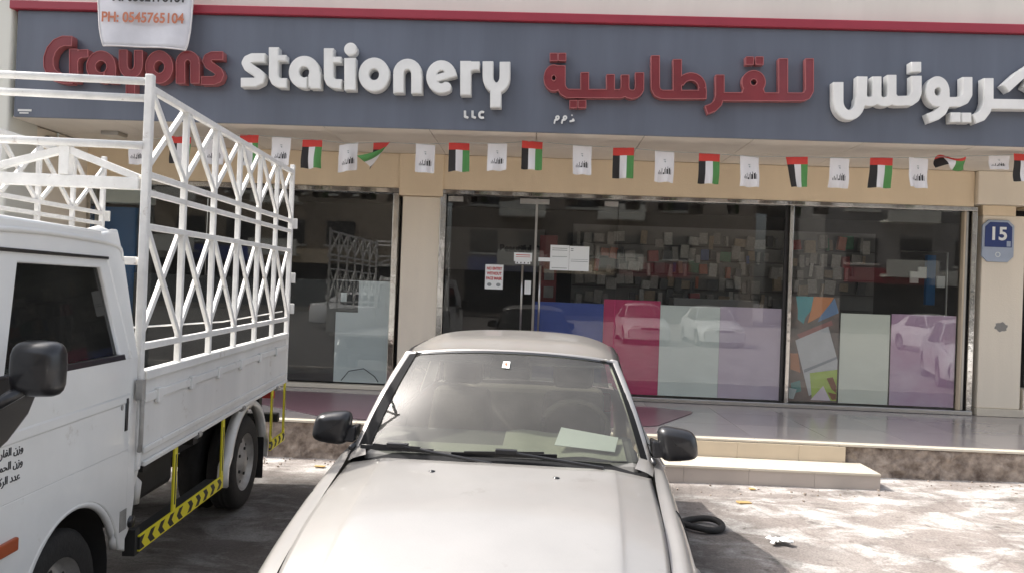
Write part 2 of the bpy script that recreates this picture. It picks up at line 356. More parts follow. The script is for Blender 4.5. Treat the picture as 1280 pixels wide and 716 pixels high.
def simplify(lp, eps=.35):
    out = [lp[0]]
    for i in range(1, len(lp)-1):
        a = out[-1]; b = lp[i]; c = lp[i+1]
        dx, dy = c[0]-a[0], c[1]-a[1]; L = math.hypot(dx, dy)+1e-9
        if abs((b[0]-a[0])*dy-(b[1]-a[1])*dx)/L > eps*.4 or math.hypot(b[0]-a[0], b[1]-a[1]) > 26: out.append(b)
    return out
def arcp(cx, cy, rx, ry, a0, a1, n=12):
    return [(cx+rx*math.cos(math.radians(a0+(a1-a0)*i/n)), cy+ry*math.sin(math.radians(a0+(a1-a0)*i/n))) for i in range(n+1)]
def text_mesh(s, size, mats, to3, parent=None, world=False, depth=.002, bold=0, name='lettering', align='CENTER', font=None):
    c = bpy.data.curves.new('lettering', 'FONT'); c.body = s; c.size = size; c.extrude = depth/2; c.offset = bold; c.align_x = align; c.align_y = 'CENTER'
    if font: c.font = font
    o = bpy.data.objects.new('lettering', c); COL.objects.link(o); dg = bpy.context.evaluated_depsgraph_get()
    me = bpy.data.meshes.new_from_object(o.evaluated_get(dg)); bpy.data.objects.remove(o); bpy.data.curves.remove(c)
    for v in me.vertices: v.co = Vector(to3(v.co.x, v.co.y, v.co.z))
    me.materials.clear(); me.name = name; return link(name, me, parent, world, mats=mats)
def copy_tree(o, parent=None):
    c = o.copy(); COL.objects.link(c); c.parent = parent
    for ch in list(o.children): copy_tree(ch, c)
    return c
# ================================================================== ground
WY, SY, PY, PZ, SZ = 10.04, 8.424, 7.58, .346, 3.495
def gz(x, y):
    t = min(1, max(0, (y-5)/2.4)); t = t*t*(3-2*t)
    q = max(-4, min(5, x-.8))*.011*t
    if y > 7.9 or abs(x) > 12: q = -.02
    return q
xs = [-400, -120, -40, -14, -9]+[-7+i*.1 for i in range(171)]+[12, 16, 40, 120, 400]
ys = [-400, -120, -40, -12, -4, 0, 1.2]+[1.6+i*.08 for i in range(76)]+[7.7, 8.2, 40, 120, 400]
from mathutils import noise as mn
g = MB()
for y in ys:
    for x in xs:
        fine = -7 <= x <= 10 and 1.6 <= y <= 7.7
        z = gz(x, y)+((mn.noise(Vector((x*1.3, y*1.3, 0)))*.010+mn.noise(Vector((x*5, y*5, 3)))*.004) if fine else 0)
        g.v.append((x, y, z))
nx = len(xs)
for i in range(len(ys)-1):
    for j in range(nx-1): g.f.append((i*nx+j, i*nx+j+1, (i+1)*nx+j+1, (i+1)*nx+j)); g.mi.append(0)
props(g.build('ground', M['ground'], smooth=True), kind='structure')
# loose crumbs of concrete along the kerb
cb = MB()
for i in range(150):
    x = random.uniform(-3, 6.5); y = PY-abs(random.gauss(0, .22))-.06
    if .0 < x < 3.25: y -= .45
    s = random.uniform(.003, .012); c = Vector((x, y, gz(x, y)+s*.6))
    a = random.random()*3; P = []
    for dz in (-1, 1):
        for k in range(4): P.append(c+Vector((math.cos(a+k*1.57)*s*random.uniform(.7, 1.4), math.sin(a+k*1.57)*s*random.uniform(.7, 1.4), dz*s*random.uniform(.4, .8))))
    cb.hexa(P)
props(cb.build('concrete_crumbs', M['rubble']), kind='stuff', label='crumbs of broken concrete scattered along the foot of the raised shop floor', cat='rubble')
# ================================================================== raised shop floor (porch) and steps
po = MB(); po.box(-9, 9.5, PY+.025, 14.6, -.1, PZ-.02); porch = props(po.build('porch', M['grout']), kind='structure')
rb = MB()                                     # rough concrete face of the porch
nxr, nzr = 900, 20; b0 = 0
for k in range(nzr+1):
    for i in range(nxr+1):
        x = -9+18.5*i/nxr; z = -.06+(PZ-.03+.06)*k/nzr
        d = mn.noise(Vector((x*2.2, z*3, 1)))*.03+mn.noise(Vector((x*9, z*9, 5)))*.03+mn.noise(Vector((x*22, z*22, 2)))*.02
        rb.v.append((x, PY+.008-max(-.01, d)-(.02 if k < 4 else 0)*(4-k)/4, z))
for k in range(nzr):
    for i in range(nxr): rb.f.append((k*(nxr+1)+i, k*(nxr+1)+i+1, (k+1)*(nxr+1)+i+1, (k+1)*(nxr+1)+i)); rb.mi.append(0)
rb.build('rough_face', M['rubble'], porch, smooth=True)
tw = .8
def tile(x0, x1, y0, y1, z0, z1, name, m_, par):
    return MB().box(x0+.002, x1-.002, y0+.002, y1-.002, z0, z1).build(name, m_, par)
i = 0; x = -9
proto = {}
for cx in range(23):
    for cy in range(3):
        x0 = -9+cx*tw; y0 = PY+.09+cy*tw; mm = ['tile', 'tile2'][(cx*7+cy*3+cx//3) % 2]
        if mm not in proto:
            proto[mm] = MB().box(.002, tw-.002, .002, tw-.002, 0, .02).mesh('tile'); proto[mm].materials.append(M[mm])
        o = bpy.data.objects.new('tile', proto[mm]); COL.objects.link(o); o.parent = porch; o.location = (x0, y0, PZ-.02)
for cx in range(23):
    x0 = -9+cx*tw; MB().box(x0+.001, x0+tw-.001, PY-.012, PY+.088, PZ-.024, PZ).build('edge_tile', M['nosing'], porch, bevel=.004)
steps = thing('entrance_step', 'long cream tiled step in front of the shop entrance', 'step', (1.3, 7.35, 0))
XL, XR = -1.0, 3.2
for i in range(7):
    a = XL+(XR-XL)*i/7; b = XL+(XR-XL)*(i+1)/7
    MB().box(a+.001, b-.001, 7.095, PY-.03, .148, .172).build('tread_tile', M['nosing'], steps, world=True, bevel=.004)
    MB().box(a+.001, b-.001, 7.105, 7.125, -.05, .1475).build('riser_tile', M['step_face'], steps, world=True)
    MB().box(a+.001, b-.15 if i == 6 else b-.001, PY-.04, PY-.022, .1725, PZ-.025).build('back_riser_tile', M['riser'], steps, world=True)
MB().box(XL+.004, XR-.004, 7.126, PY-.05, -.05, .1475).build('core', M['tile'], steps, world=True)
# flat purple shape painting a reflection in the floor tiles
pts = [(-3.9, 9.55), (1.55, 9.42), (1.9, 9.25), (1.86, 9.1), (1.3, 8.12), (.6, 7.85), (-.6, 7.72), (-1.6, 7.72), (-2.2, 7.80), (-2.9, 8.3), (-3.9, 9.0)]
curve_fill('floor_reflection', [pts], .006, M['purple_reflect'], lambda x, y, d: (x, y, PZ+.006+d), bevel=.001)
props(bpy.data.objects['floor_reflection'], 'dull purple painted reflection with a pointed end on the grey tiles before the entrance', 'painted reflection')
# ================================================================== building
bld = thing('shop_building', 'cream shop building with a deep canopy, tan wall band and wide glass shopfront', 'building', (0, WY, 0))
def bpart(name, mb, m_, bevel=.006, par=None): return mb.build(name, m_, par or bld, world=True, bevel=bevel)
bpart('wall_band', MB().box(-7.4, 5.57, WY-.05, WY+.25, 3.035, SZ-.004), M['tan'])
bpart('wall_band', MB().box(6.24, 9.5, WY-.05, WY+.25, 3.035, SZ-.004), M['tan'])
bpart('roof_slab', MB().box(-7.4, 9.5, SY+.16, 15, SZ+.03, SZ+.3), M['cream'])
bpart('canopy_wall', MB().box(-9, 9.5, SY+.14, SY+.34, 4.60, 5.35), M['parapet'])
bpart('canopy_core', MB().box(-6.0, 9.5, SY+.1, SY+.3, SZ+.032, 4.598), M['grout'])
bpart('pier', MB().box(-7.2, -6.12, SY-.02, SY+.5, 0, 5.2), M['parapet'], .02)
bpart('side_wall', MB().box(-7.0, -6.15, SY+.5, WY+.3, 0, SZ), M['cream'])
# soffit panels
nx_ = 13
for i in range(nx_):
    for j in range(2):
        x0 = -6.1+i*1.2; y0 = SY+.02+j*.81; y1 = y0+.80 if j == 0 else WY-.055
        bpart('soffit_panel', MB().box(x0+.004, x0+1.196, y0+.004, y1-.004, SZ-.004, SZ+.018), M['soffit'], .003)
# columns
def column(x0, x1, capf, neck=True):
    bpart('column', MB().box(x0+.04, x1-.02, WY-.04+.01, WY+.3, PZ+.10, 2.93 if neck else 3.03), M['cream'], .012)
    bpart('column_base', MB().box(x0+.02, x1+.0, WY-.07, WY+.3, PZ+.002, PZ+.10), M['nosing'], .006)
column(-1.90, -1.33, 0); bpart('column_head', MB().box(-1.905, -1.325, WY-.08, WY+.2, 2.935, SZ-.006), M['tan'])
column(5.66, 6.26, 0)
bpart('column_neck', MB().box(5.70, 6.12, WY-.02, WY+.3, 2.9305, 3.06), M['tan'])
bpart('column_head', MB().box(5.575, 6.235, WY-.12, WY+.3, 3.062, SZ-.006), M['cream'], .012)
bpart('stallriser', MB().box(6.3, 9.4, WY, WY+.3, PZ, .7), M['cream'])
# ---- interior shell
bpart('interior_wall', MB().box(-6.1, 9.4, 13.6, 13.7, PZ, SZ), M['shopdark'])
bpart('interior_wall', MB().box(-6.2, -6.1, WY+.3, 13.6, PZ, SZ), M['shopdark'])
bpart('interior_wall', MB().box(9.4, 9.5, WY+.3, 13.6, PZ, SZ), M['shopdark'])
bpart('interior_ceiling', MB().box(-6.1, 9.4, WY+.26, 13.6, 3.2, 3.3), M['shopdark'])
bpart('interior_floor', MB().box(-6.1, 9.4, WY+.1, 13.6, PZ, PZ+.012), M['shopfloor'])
# ---- windows
def pane(name, x0, x1, z0, z1, par, y=WY+.03, m_='glass'):
    return MB().box(x0, x1, y, y+.010, z0, z1).build(name, M[m_], par, world=True)
def strip(name, x0, x1, z0, z1, par, d=.05, m_='chrome', y=WY): return MB().box(x0, x1, y-d, y+.06, z0, z1).build(name, M[m_], par, world=True, bevel=.006)
wl = thing('shop_window', 'left shop window behind the truck cage, dark glass with a frosted lower panel', 'window', (-4.0, WY, PZ))
pane('pane', -6.08, -4.12, .42, 2.99, wl); pane('pane', -4.11, -1.99, .42, 2.99, wl)
strip('top_frame', -6.14, -1.905, 2.965, 3.03, wl); strip('side_frame', -1.985, -1.905, .405, 2.963, wl); strip('sill', -6.14, -1.905, PZ+.003, .403, wl, .07, 'nosing')
strip('side_frame', -6.14, -6.085, .405, 2.963, wl)
dr = thing('glass_door', 'frameless double glass door with two vertical steel pull bars', 'door', (-.1, WY, PZ))
pane('door_leaf', -1.27, -.085, .41, 2.975, dr); pane('door_leaf', -.065, 1.0, .41, 2.975, dr)
for x0, x1 in ((-1.26, -1.06), (-.30, -.09), (-.062, .09), (.82, 1.0)): MB().box(x0, x1, WY+.012, WY+.05, 2.885, 2.955).build('clamp', M['brushed'], dr, world=True, bevel=.003)
MB().box(-.09, -.06, WY+.02, WY+.045, .41, 2.96).build('edge_seal', M['brushed'], dr, world=True)
for xx in (-.235, .0):
    h = MB().tube([(xx, WY-.05, 1.15), (xx, WY-.05, 2.07)], .014).tube([(xx, WY-.05, 1.3), (xx, WY+.03, 1.3)], .008).tube([(xx, WY-.05, 1.95), (xx, WY+.03, 1.95)], .008)
    h.build('pull_handle', M['brushed'], dr, world=True, smooth=True)
MB().box(-.03, .15, WY-.002, WY+.03, 2.13, 2.18).build('door_plate', M['paper'], dr, world=True)
wm = thing('shop_window', 'middle shop window with coloured film along its lower half', 'window', (2.1, WY, PZ))
pane('pane', 1.01, 3.225, .41, 2.975, wm)
strip('top_frame', -1.35, 5.62, 2.975, 3.032, wm); strip('side_frame', -1.355, -1.275, .405, 2.973, wm)
strip('mullion', 3.235, 3.285, .405, 2.973, wm, .04); strip('mullion_seal', 3.19, 3.234, .405, 2.973, wm, -.02, 'black')
strip('sill', -1.35, 5.62, PZ+.003, .403, wm, .07, 'brushed')
wr = thing('shop_window', 'right shop window beside the number fifteen column', 'window', (4.4, WY, PZ))
pane('pane', 3.29, 5.46, .41, 2.975, wr)
strip('side_frame', 5.465, 5.49, .405, 2.973, wr, .03, 'riser'); strip('side_frame', 5.50, 5.53, .405, 2.973, wr, .01, 'brushed')
strip('side_frame', 5.55, 5.62, .405, 2.973, wr, .05); strip('seal', 5.531, 5.549, .405, 2.973, wr, .0, 'black')
w4 = thing('shop_window', 'dark window glimpsed past the number fifteen column', 'window', (7.8, WY, PZ))
pane('pane', 6.32, 9.3, .7, 2.99, w4); strip('top_frame', 6.28, 9.35, 2.99, 3.033, w4)
# ---- film panels on the inside of the glass
def film(par, x0, x1, z1, m_, label, z0=.425, x2=None):
    o = MB().box(x0, x1, WY+.045, WY+.049, z0, z1).build('window_film_or_reflection', M[m_], par, world=True); o['label'] = label; return o
film(dr, -.055, .858, 1.60, 'f_blue', 'blue film'); film(wm, .862, 1.606, 1.665, 'f_mag', 'crimson film')
film(wm, 1.609, 2.39, 1.615, 'f_white', 'pale grey film'); film(wm, 2.393, 3.19, 1.625, 'f_lil', 'lilac film beside the steel mullion')
film(wr, 3.96, 4.595, 1.60, 'f_cream', 'off white film'); film(wr, 4.615, 5.44, 1.615, 'f_lil2', 'lilac film with pink wear')
film(wl, -2.72, -1.995, 1.785, 'f_pale', 'frosted pale film')
# charcoal sheet painting the dark reflection on the white film, with a square gap
a = curve_fill('window_film_or_reflection', [[(-5.5, .425), (-2.722, .425), (-2.722, 1.36), (-2.42, 1.36), (-2.42, 1.78), (-5.5, 1.78)], [(-2.66, 1.50), (-2.58, 1.50), (-2.58, 1.62), (-2.66, 1.62)]], .003,
           M['f_reflect'], lambda x, y, d: (x, WY+.0425+d, y), wl, True); a['label'] = 'painted dark reflection with a small square opening'
# printed poster with stationery picture
ps = thing('stationery_poster', 'printed picture poster of notebooks and coloured papers at the left of the right shop window', 'poster', (3.6, WY+.05, .43))
MB().box(3.31, 3.94, WY+.045, WY+.049, .425, 1.80).build('sheet', mat('poster brown', (.20, .13, .11), .5, 0, .5, 5, col2=(.09, .085, .08)), ps, world=True)
def poly(par, P, col, k, name='print'):
    mm = col if not isinstance(col, tuple) else mat('print colour', col, .5)
    o = MB().face([(x, WY+.0445-.0006*k, z) for x, z in P]).build(name, mm, par, world=True); return o
poly(ps, [(3.37, 1.80), (3.60, 1.80), (3.57, 1.62), (3.50, 1.52), (3.48, 1.44), (3.40, 1.50), (3.40, 1.62)], (.05, .32, .36), 1)
poly(ps, [(3.60, 1.80), (3.86, 1.80), (3.74, 1.58), (3.62, 1.50), (3.53, 1.45), (3.57, 1.62)], (.60, .22, .07), 2)
poly(ps, [(3.87, 1.79), (3.93, 1.60), (3.66, 1.47), (3.70, 1.56)], (.12, .23, .42), 3)
poly(ps, [(3.40, 1.30), (3.84, 1.50), (3.86, 1.44), (3.44, 1.24)], (.34, .14, .13), 4)
poly(ps, [(3.38, 1.22), (3.80, 1.42), (3.935, .98), (3.93, .70), (3.58, .50)], (.56, .56, .58), 5)
poly(ps, [(3.50, .84), (3.92, 1.03), (3.93, 1.00), (3.51, .80)], (.30, .32, .35), 6)
poly(ps, [(3.32, 1.05), (3.42, 1.05), (3.46, .80), (3.33, .84)], (.48, .2, .1), 5)
poly(ps, [(3.58, .80), (3.935, .86), (3.935, .45), (3.62, .45)], (.42, .55, .10), 7)
poly(ps, [(3.60, .45), (3.76, .64), (3.86, .45)], (.58, .5, .54), 8)
poly(ps, [(3.34, .66), (3.46, .70), (3.48, .56), (3.36, .52)], (.09, .25, .24), 5)
poly(ps, [(3.80, .74), (3.88, .76), (3.93, .64), (3.93, .55), (3.87, .60)], (.22, .10, .06), 8)
poly(ps, [(3.82, .56), (3.93, .54), (3.93, .47), (3.88, .46)], (.22, .10, .06), 9)
poly(ps, [(3.32, .60), (3.42, .58), (3.38, .45), (3.32, .46)], (.45, .5, .5), 6)
# ---- notices on the glass
def sheet(x0, x1, z0, z1, label, name='paper_notice', cat='notice'):
    t = thing(name, label, cat, ((x0+x1)/2, WY+.02, z0)); MB().box(x0, x1, WY+.024, WY+.0285, z0, z1).build('sheet', M['paper'], t, world=True); return t
def line(par, x0, x1, z, h, m_='ink_grey'): MB().box(x0, x1, WY+.0225, WY+.0238, z-h/2, z+h/2).build('printed_line', M[m_], par, world=True)
n1 = sheet(-.73, -.49, 1.74, 2.065, 'white notice on the left door leaf asking for face masks in bold red letters')
for s, z in (('NO ENTRY', 2.01), ('WITHOUT', 1.945), ('FACE MASK', 1.88)):
    text_mesh(s, .052, M['ink_red'], lambda x, y, d, z=z: (-.61+x*.78, WY+.0232-d, z+y), n1, True, bold=.0025)
for dx in (-.06, .06):
    MB().lathe([(.0, 0), (.026, 0)], (0, 0, 0), 10).build
    o = MB().face([(-.61+dx+.03*math.cos(t*math.pi/6), WY+.0232, 1.80+.024*math.sin(t*math.pi/6)) for t in range(12)][::-1]).build('mask_symbol', M['ink_grey'], n1, world=True)
n2 = sheet(-.355, -.115, 2.12, 2.235, 'small white notice above the left pull handle'); line(n2, -.33, -.14, 2.205, .01, 'ink_red'); line(n2, -.33, -.14, 2.18, .006, 'ink_red')
MB().box(-.335, -.135, WY+.024, WY+.0285, 2.085, 2.1195).build('tear_strip', M['paper'], n2, world=True)
for i in range(4): line(n2, -.315+i*.048, -.30+i*.048, 2.10, .018, 'ink')
n3 = sheet(.125, .375, 2.02, 2.352, 'left white document of the pair taped on the right door leaf')
n4 = sheet(.378, .64, 2.02, 2.345, 'right white document of the pair taped on the right door leaf')
for z in (2.31, 2.285, 2.2, 2.05): line(n3, .15, .35, z, .008)
for z in (2.31, 2.285): line(n4, .395, .43, z, .012)
line(n4, .40, .625, 2.145, .008, 'ink_grey'); line(n4, .40, .625, 2.17, .005)
n5 = sheet(-.20, -.115, 1.69, 1.87, 'blank white slip beside the left pull handle')
# ---- number plate of the building
npl = thing('house_number_plate', 'blue and pale grey number plate reading 15 on the right column', 'number plate', (5.88, WY-.04, 2.35))
def oct_(x0, x1, z0, z1, c): return [(x0+c, z0), (x1-c, z0), (x1, z0+c), (x1, z1-c), (x1-c, z1), (x0+c, z1), (x0, z1-c), (x0, z0+c)]
curve_fill('backing', [oct_(5.685, 6.075, 2.335, 2.865, .07)], .03, M['plate_grey'], lambda x, y, d: (x, WY-.047+d, y), npl, True, bevel=.005)
P = [(5.71, 2.52), (6.05, 2.52), (6.05, 2.78), (5.99, 2.84), (5.77, 2.84), (5.71, 2.78)]
curve_fill('blue_face', [P], .006, M['blue_plate'], lambda x, y, d: (x, WY-.064+d, y), npl, True)
text_mesh('15', .235, M['paper'], lambda x, y, d: (5.875+x, WY-.069-d, 2.685+y), npl, True, bold=.006, name='numeral')
MB().box(5.985, 6.035, WY-.0685, WY-.063, 2.53, 2.60).build('small_code', M['plate_grey'], npl, world=True)
curve_fill('emblem', [arcp(5.88, 2.425, .033, .033, 0, 345, 20), arcp(5.88, 2.425, .024, .024, 0, 345, 20)], .003, M['f_white'], lambda x, y, d: (x, WY-.0635+d, y), npl, True)
st = curve_fill('wall_stain', [[(5.97+r*math.cos(a), 1.50+r*.75*math.sin(a)) for a, r in [(i*.35, .08+.012*math.sin(i*1.05*2)) for i in range(18)]]], .001, M['plate_grey'], lambda x, y, d: (x, WY-.032+d, y), bld, True)
st.data.materials[0] = mat('grey cement patch', (.27, .26, .24), .95, bump=.5)
# ---- stock inside the shop
rack = thing('display_wall', 'dark display wall of hooks and shelves behind the middle shop window', 'display rack', (2.6, 11.9, PZ))
MB().box(.5, 5.2, 12.0, 12.06, PZ+.012, 2.82).build('back_panel', M['shelf'], rack, world=True)
for z in (1.38, 1.62, 1.86, 2.09, 2.31, 2.53): MB().box(.5, 5.2, 11.90, 11.999, z-.008, z).build('shelf', M['shopdark'], rack, world=True)
pk_cols = [((.30, .28, .26), 'grey'), ((.42, .40, .37), 'pale'), ((.10, .10, .10), 'black'), ((.36, .10, .05), 'orange'), ((.30, .05, .05), 'red'), ((.06, .10, .24), 'blue'), ((.08, .2, .12), 'green'), ((.32, .25, .18), 'brown')]
pk_m = [mat('packet '+n_, tuple(min(.8, q*1.2) for q in c), .4, 0, .3, 30) for c, n_ in pk_cols]
pm = {}
for r_, z in enumerate((1.38, 1.62, 1.86, 2.09, 2.31, 2.53)):
    x = .55
    while x < (4.95 if r_ > 1 else 4.5):
        wq = random.choice((.06, .08, .11, .14, .18)); k = random.choices(range(8), (8, 6, 4, 1, 1, 1, 1, 3))[0]; h = random.choice((.12, .15, .17, .19, .205))
        if (wq, h, k) not in pm:
            q = MB().box(-wq/2+.008, wq/2-.008, -.03, .03, 0, h).mesh('stock_packet'); q.materials.append(pk_m[k]); pm[(wq, h, k)] = q
        if random.random() < .86:
            o = bpy.data.objects.new('stock_packet', pm[(wq, h, k)]); COL.objects.link(o); o.location = (x+wq/2, 11.88+random.uniform(-.05, .07), z+random.uniform(-.055, .05))
            o.rotation_euler = (random.uniform(-.08, .1), random.uniform(-.12, .12), random.uniform(-.3, .3))
            props(o, 'small %s packet on the %s shelf of the display wall inside the shop' % (pk_cols[k][1], ('lowest', 'second', 'third', 'fourth', 'fifth', 'top')[r_]), 'packet', '%s packets on the %s shelf of the display wall' % (pk_cols[k][1], ('lowest', 'second', 'third', 'fourth', 'fifth', 'top')[r_]))
        x += wq*.93+random.choice((0, 0, .02, .05))
ct = thing('shop_counter', 'low grey counter inside behind the crimson and pale window films', 'counter', (2.6, 10.9, PZ))
MB().box(1.9, 3.1, 10.8, 11.2, PZ+.013, 1.72).build('cabinet', M['shelf'], ct, world=True, bevel=.01)
rd = thing('red_display_stand', 'red display stand just inside the right door leaf', 'display stand', (.2, 11.0, PZ))
MB().box(-.02, .24, 11.0, 11.3, PZ+.013, 2.55).build('column', M['shopred'], rd, world=True, bevel=.01)
for z in (1.75, 2.0): MB().box(.06, .2, 10.97, 10.999, z-.1, z+.06).build('pocket', M['paper'], rd, world=True).data.materials[0] = M['shelf']
bs = thing('blue_towel_display', 'blue and white hanging packets on a rack inside the right shop window', 'display rack', (5.3, 11, PZ))
MB().box(5.48, 5.60, 10.95, 11.02, 1.75, 2.45).build('blue_packet', M['blue_panel'], bs, world=True)
for (x0, z0) in ((5.25, 2.05), (5.36, 2.12), (5.62, 2.0)): MB().box(x0, x0+.11, 10.94, 10.97, z0, z0+.16).build('white_packet', M['paper'], bs, world=True)
MB().tube([(5.15, 11.03, 2.5), (5.8, 11.03, 2.5), (5.8, 11.03, PZ+.012)], .012).build('rail', M['brushed'], bs, world=True)
wb = thing('wall_lettering_board', 'grey board with bold black lettering inside behind the left door leaf', 'sign', (-.5, 12.5, 2.2))
MB().box(-1.9, .05, 12.5, 12.53, 2.05, 2.75).build('board', M['shelf'], wb, world=True)
text_mesh('Beautiful Day', .15, M['ink'], lambda x, y, d: (-.28+x, 12.495-d, 2.42+y), wb, True, bold=.010)
bp_ = thing('blue_door_panel', 'blue panel standing inside the far left shop window', 'panel', (-5.6, 10.5, PZ))
MB().box(-6.08, -5.62, 10.3, 10.36, PZ+.012, 2.68).build('panel', M['blue_panel'], bp_, world=True)
ac = thing('wall_box', 'pale box unit hung above the blue panel at far left', 'cabinet', (-5.6, 10.5, 2.72))
MB().box(-6.05, -5.42, 10.2, 10.45, 2.73, 2.95).build('casing', M['f_white'], ac, world=True, bevel=.02)
# cable loop behind the frosted film corner
props(MB().tube([(-2.6, WY+.035-.05, .45), (-2.5, WY-.012, .58), (-2.3, WY-.012, .62), (-2.15, WY-.012, .52), (-2.1, WY-.012, .45)], .006).build('cable', M['black'], smooth=True), 'thin dark cable loop at the foot of the left shop window', 'cable')
# ================================================================== sign
sg = thing('shop_sign', 'long blue grey shop sign with red and white raised English and Arabic letters', 'sign', (0, SY, SZ))
MB().box(-6.07, 9.5, SY, SY+.098, SZ, 4.715).build('board', M['sign'], sg, world=True, bevel=.004)
MB().box(-6.14, 9.5, SY-.05, SY+.12, 4.717, 4.815).build('top_trim', M['trim_red'], sg, world=True, bevel=.008)
def letter(glyph, ox, oy, sc, kind, depth, label=None):
    """glyph strokes in zoomed photo coordinates: u = ox + x*sc, v = oy + y*sc"""
    P = []
    for g in glyph:
        if g[0] == 'p': P += [(x+s*g[1]*.7, y+t*g[1]*.7) for x, y in g[2] for s in (-1, 1) for t in (-1, 1)]
        elif g[0] == 'o': P += [(g[1]-g[3]-g[5], g[2]-g[4]-g[5]), (g[1]+g[3]+g[5], g[2]+g[4]+g[5])]
        elif g[0] == 'd': P += [(g[1]-g[3], g[2]-g[3]), (g[1]+g[3], g[2]+g[3])]
        elif g[0] == 'q': P += [(g[1]-g[3], g[2]-g[3]), (g[1]+g[3], g[2]+g[3])]
    x0, x1 = min(p[0] for p in P)-8, max(p[0] for p in P)+8; y0, y1 = min(p[1] for p in P)-8, max(p[1] for p in P)+8
    st_ = 2.2; xs_ = np.arange(x0, x1, st_); ys_ = np.arange(y0, y1, st_); X, Y = np.meshgrid(xs_, ys_)
    D = glyph_field(glyph, X, Y)
    def to3(px, py, d):
        q = at(ox+px*sc, oy+py*sc, Y=SY-depth); return (q.x, SY-depth/2-.012+d, q.z)
    if kind == 'white':
        return curve_fill('letter', contours(D.copy(), xs_, ys_, -3.5*0+ -2.2), depth, M['white_letter'], to3, sg, True, bevel=.0) if 0 else \
            bevelled(contours(D.copy(), xs_, ys_, 0), contours(D.copy(), xs_, ys_, -3.2), depth, to3, M['white_letter'])
    f = curve_fill('letter', contours(D.copy(), xs_, ys_, -2.6), depth-.014, M['red_letter'], to3, sg, True)
    outer = contours(D.copy(), xs_, ys_, 0); inner = contours(D.copy(), xs_, ys_, -2.8)
    curve_fill('letter_edge', outer+inner, depth, M['red_rim'], to3, f, True)
    return f
def bevelled(outer, inner, depth, to3, m_):
    f = curve_fill('letter', outer, depth-.012, m_, to3, sg, True)
    curve_fill('letter_face', inner, .0119, m_, lambda x, y, d: (lambda q: (q[0], q[1]-depth/2, q[2]))(to3(x, y, d)), f, True)
    return f
K = .3125
S5 = lambda g, d=.11: letter(g, 290, 30, K, 'white', d)
S5([('p', 38, [(134, 138), (82, 138), (64, 146), (58, 158), (66, 174), (84, 186), (102, 198), (116, 210), (112, 226), (92, 236), (36, 236)])])
S5([('p', 40, [(168, 95), (168, 214), (176, 230), (192, 238), (221, 239)]), ('p', 26, [(168, 139), (219, 139)])])
S5([('o', 290, 195, 41, 43, 44), ('p', 42, [(335, 195), (335, 262)]), ('x', 3, [(304, 206), (304, 270)])])
S5([('p', 40, [(388, 99), (388, 218), (396, 234), (412, 242), (440, 243)]), ('p', 26, [(388, 146), (438, 146)])])
S5([('p', 47, [(473, 138), (473, 268)])]); S5([('d', 475, 103, 26)])
S5([('o', 569, 205, 41, 45, 45)])
S5([('p', 44, arcp(703, 201, 36, 38, 180, 360)), ('p', 44, [(667, 200), (667, 279)]), ('p', 44, [(739, 200), (739, 281)])])
S5([('p', 42, arcp(838, 214, 40, 46, 350, 48, 22)), ('p', 30, [(812, 221), (897, 197)])])
S5([('p', 44, [(935, 150), (935, 288)]), ('p', 36, [(935, 200), (946, 178), (962, 170), (991, 170)])])
S5([('p', 43, [(1024, 151), (1024, 212)]+arcp(1058, 212, 34, 46, 180, 0, 10)+[(1092, 212), (1092, 153)]), ('p', 45, [(1055, 250), (1055, 337)])])
S4 = lambda g, d=.10: letter(g, 20, 0, .2514, 'red', d)
S4([('p', 50, [(282, 207), (236, 206), (204, 220), (178, 250), (164, 290), (164, 330), (176, 362), (200, 384), (236, 393), (282, 393)])])
S4([('p', 44, [(289, 246), (289, 412)]), ('p', 40, [(289, 310), (300, 284), (322, 270), (362, 268)])])
S4([('o', 425, 334, 50, 54, 48), ('p', 42, [(478, 335), (478, 414)]), ('x', 3, [(440, 348), (440, 420)])])
S4([('p', 43, [(535, 250), (535, 325)]+arcp(573, 325, 38, 46, 180, 0, 10)+[(611, 325), (611, 252)]), ('p', 46, [(571, 365), (571, 475)])])
S4([('o', 714, 336, 47, 56, 48)])
S4([('p', 46, arcp(856, 316, 36, 38, 180, 360)), ('p', 46, [(820, 316), (820, 418)]), ('p', 46, [(892, 316), (892, 418)])])
S4([('p', 42, [(1032, 280), (976, 280), (956, 290), (950, 306), (960, 326), (984, 340), (1006, 356), (1014, 374), (1006, 394), (984, 403), (922, 403)])])
S6 = lambda g, d=.08: letter(g, 640, 30, K, 'red', d)
S6([('o', 167, 218, 24, 32, 38), ('p', 36, [(196, 168), (196, 250), (206, 270), (222, 280), (430, 281)]), ('p', 34, [(291, 195), (291, 281)]), ('p', 34, [(394, 203), (394, 281)]),
    ('p', 34, [(452, 205), (452, 258), (440, 278)]), ('p', 36, [(430, 281)]+arcp(428, 262, 24, 20, 90, 0, 6)), ('p', 36, [(452, 262)]+arcp(480, 262, 28, 22, 180, 0, 8)+[(510, 262), (510, 196)])])
for x_, y_ in ((167, 134), (201, 134), (246, 322), (281, 322)): S6([('q', x_, y_, 32)])
S6([('p', 36, [(573, 128), (573, 258), (582, 276), (600, 284), (778, 284)]), ('p', 36, [(661, 143), (661, 284)]), ('p', 32, arcp(715, 258, 46, 46, 200, 360, 12)), ('p', 32, [(761, 256), (761, 300)])])
S6([('p', 36, [(831, 205), (831, 288), (822, 318), (804, 336), (776, 346)]), ('p', 34, [(836, 292), (1160, 294), (1178, 288), (1189, 268), (1189, 140)]), ('o', 966, 235, 30, 30, 36), ('p', 30, [(940, 262), (930, 290)]), ('p', 30, [(990, 262), (1000, 290)]), ('p', 38, [(1084, 140), (1084, 294)])])
for x_, y_ in ((950, 149), (989, 149)): S6([('q', x_, y_, 33)])
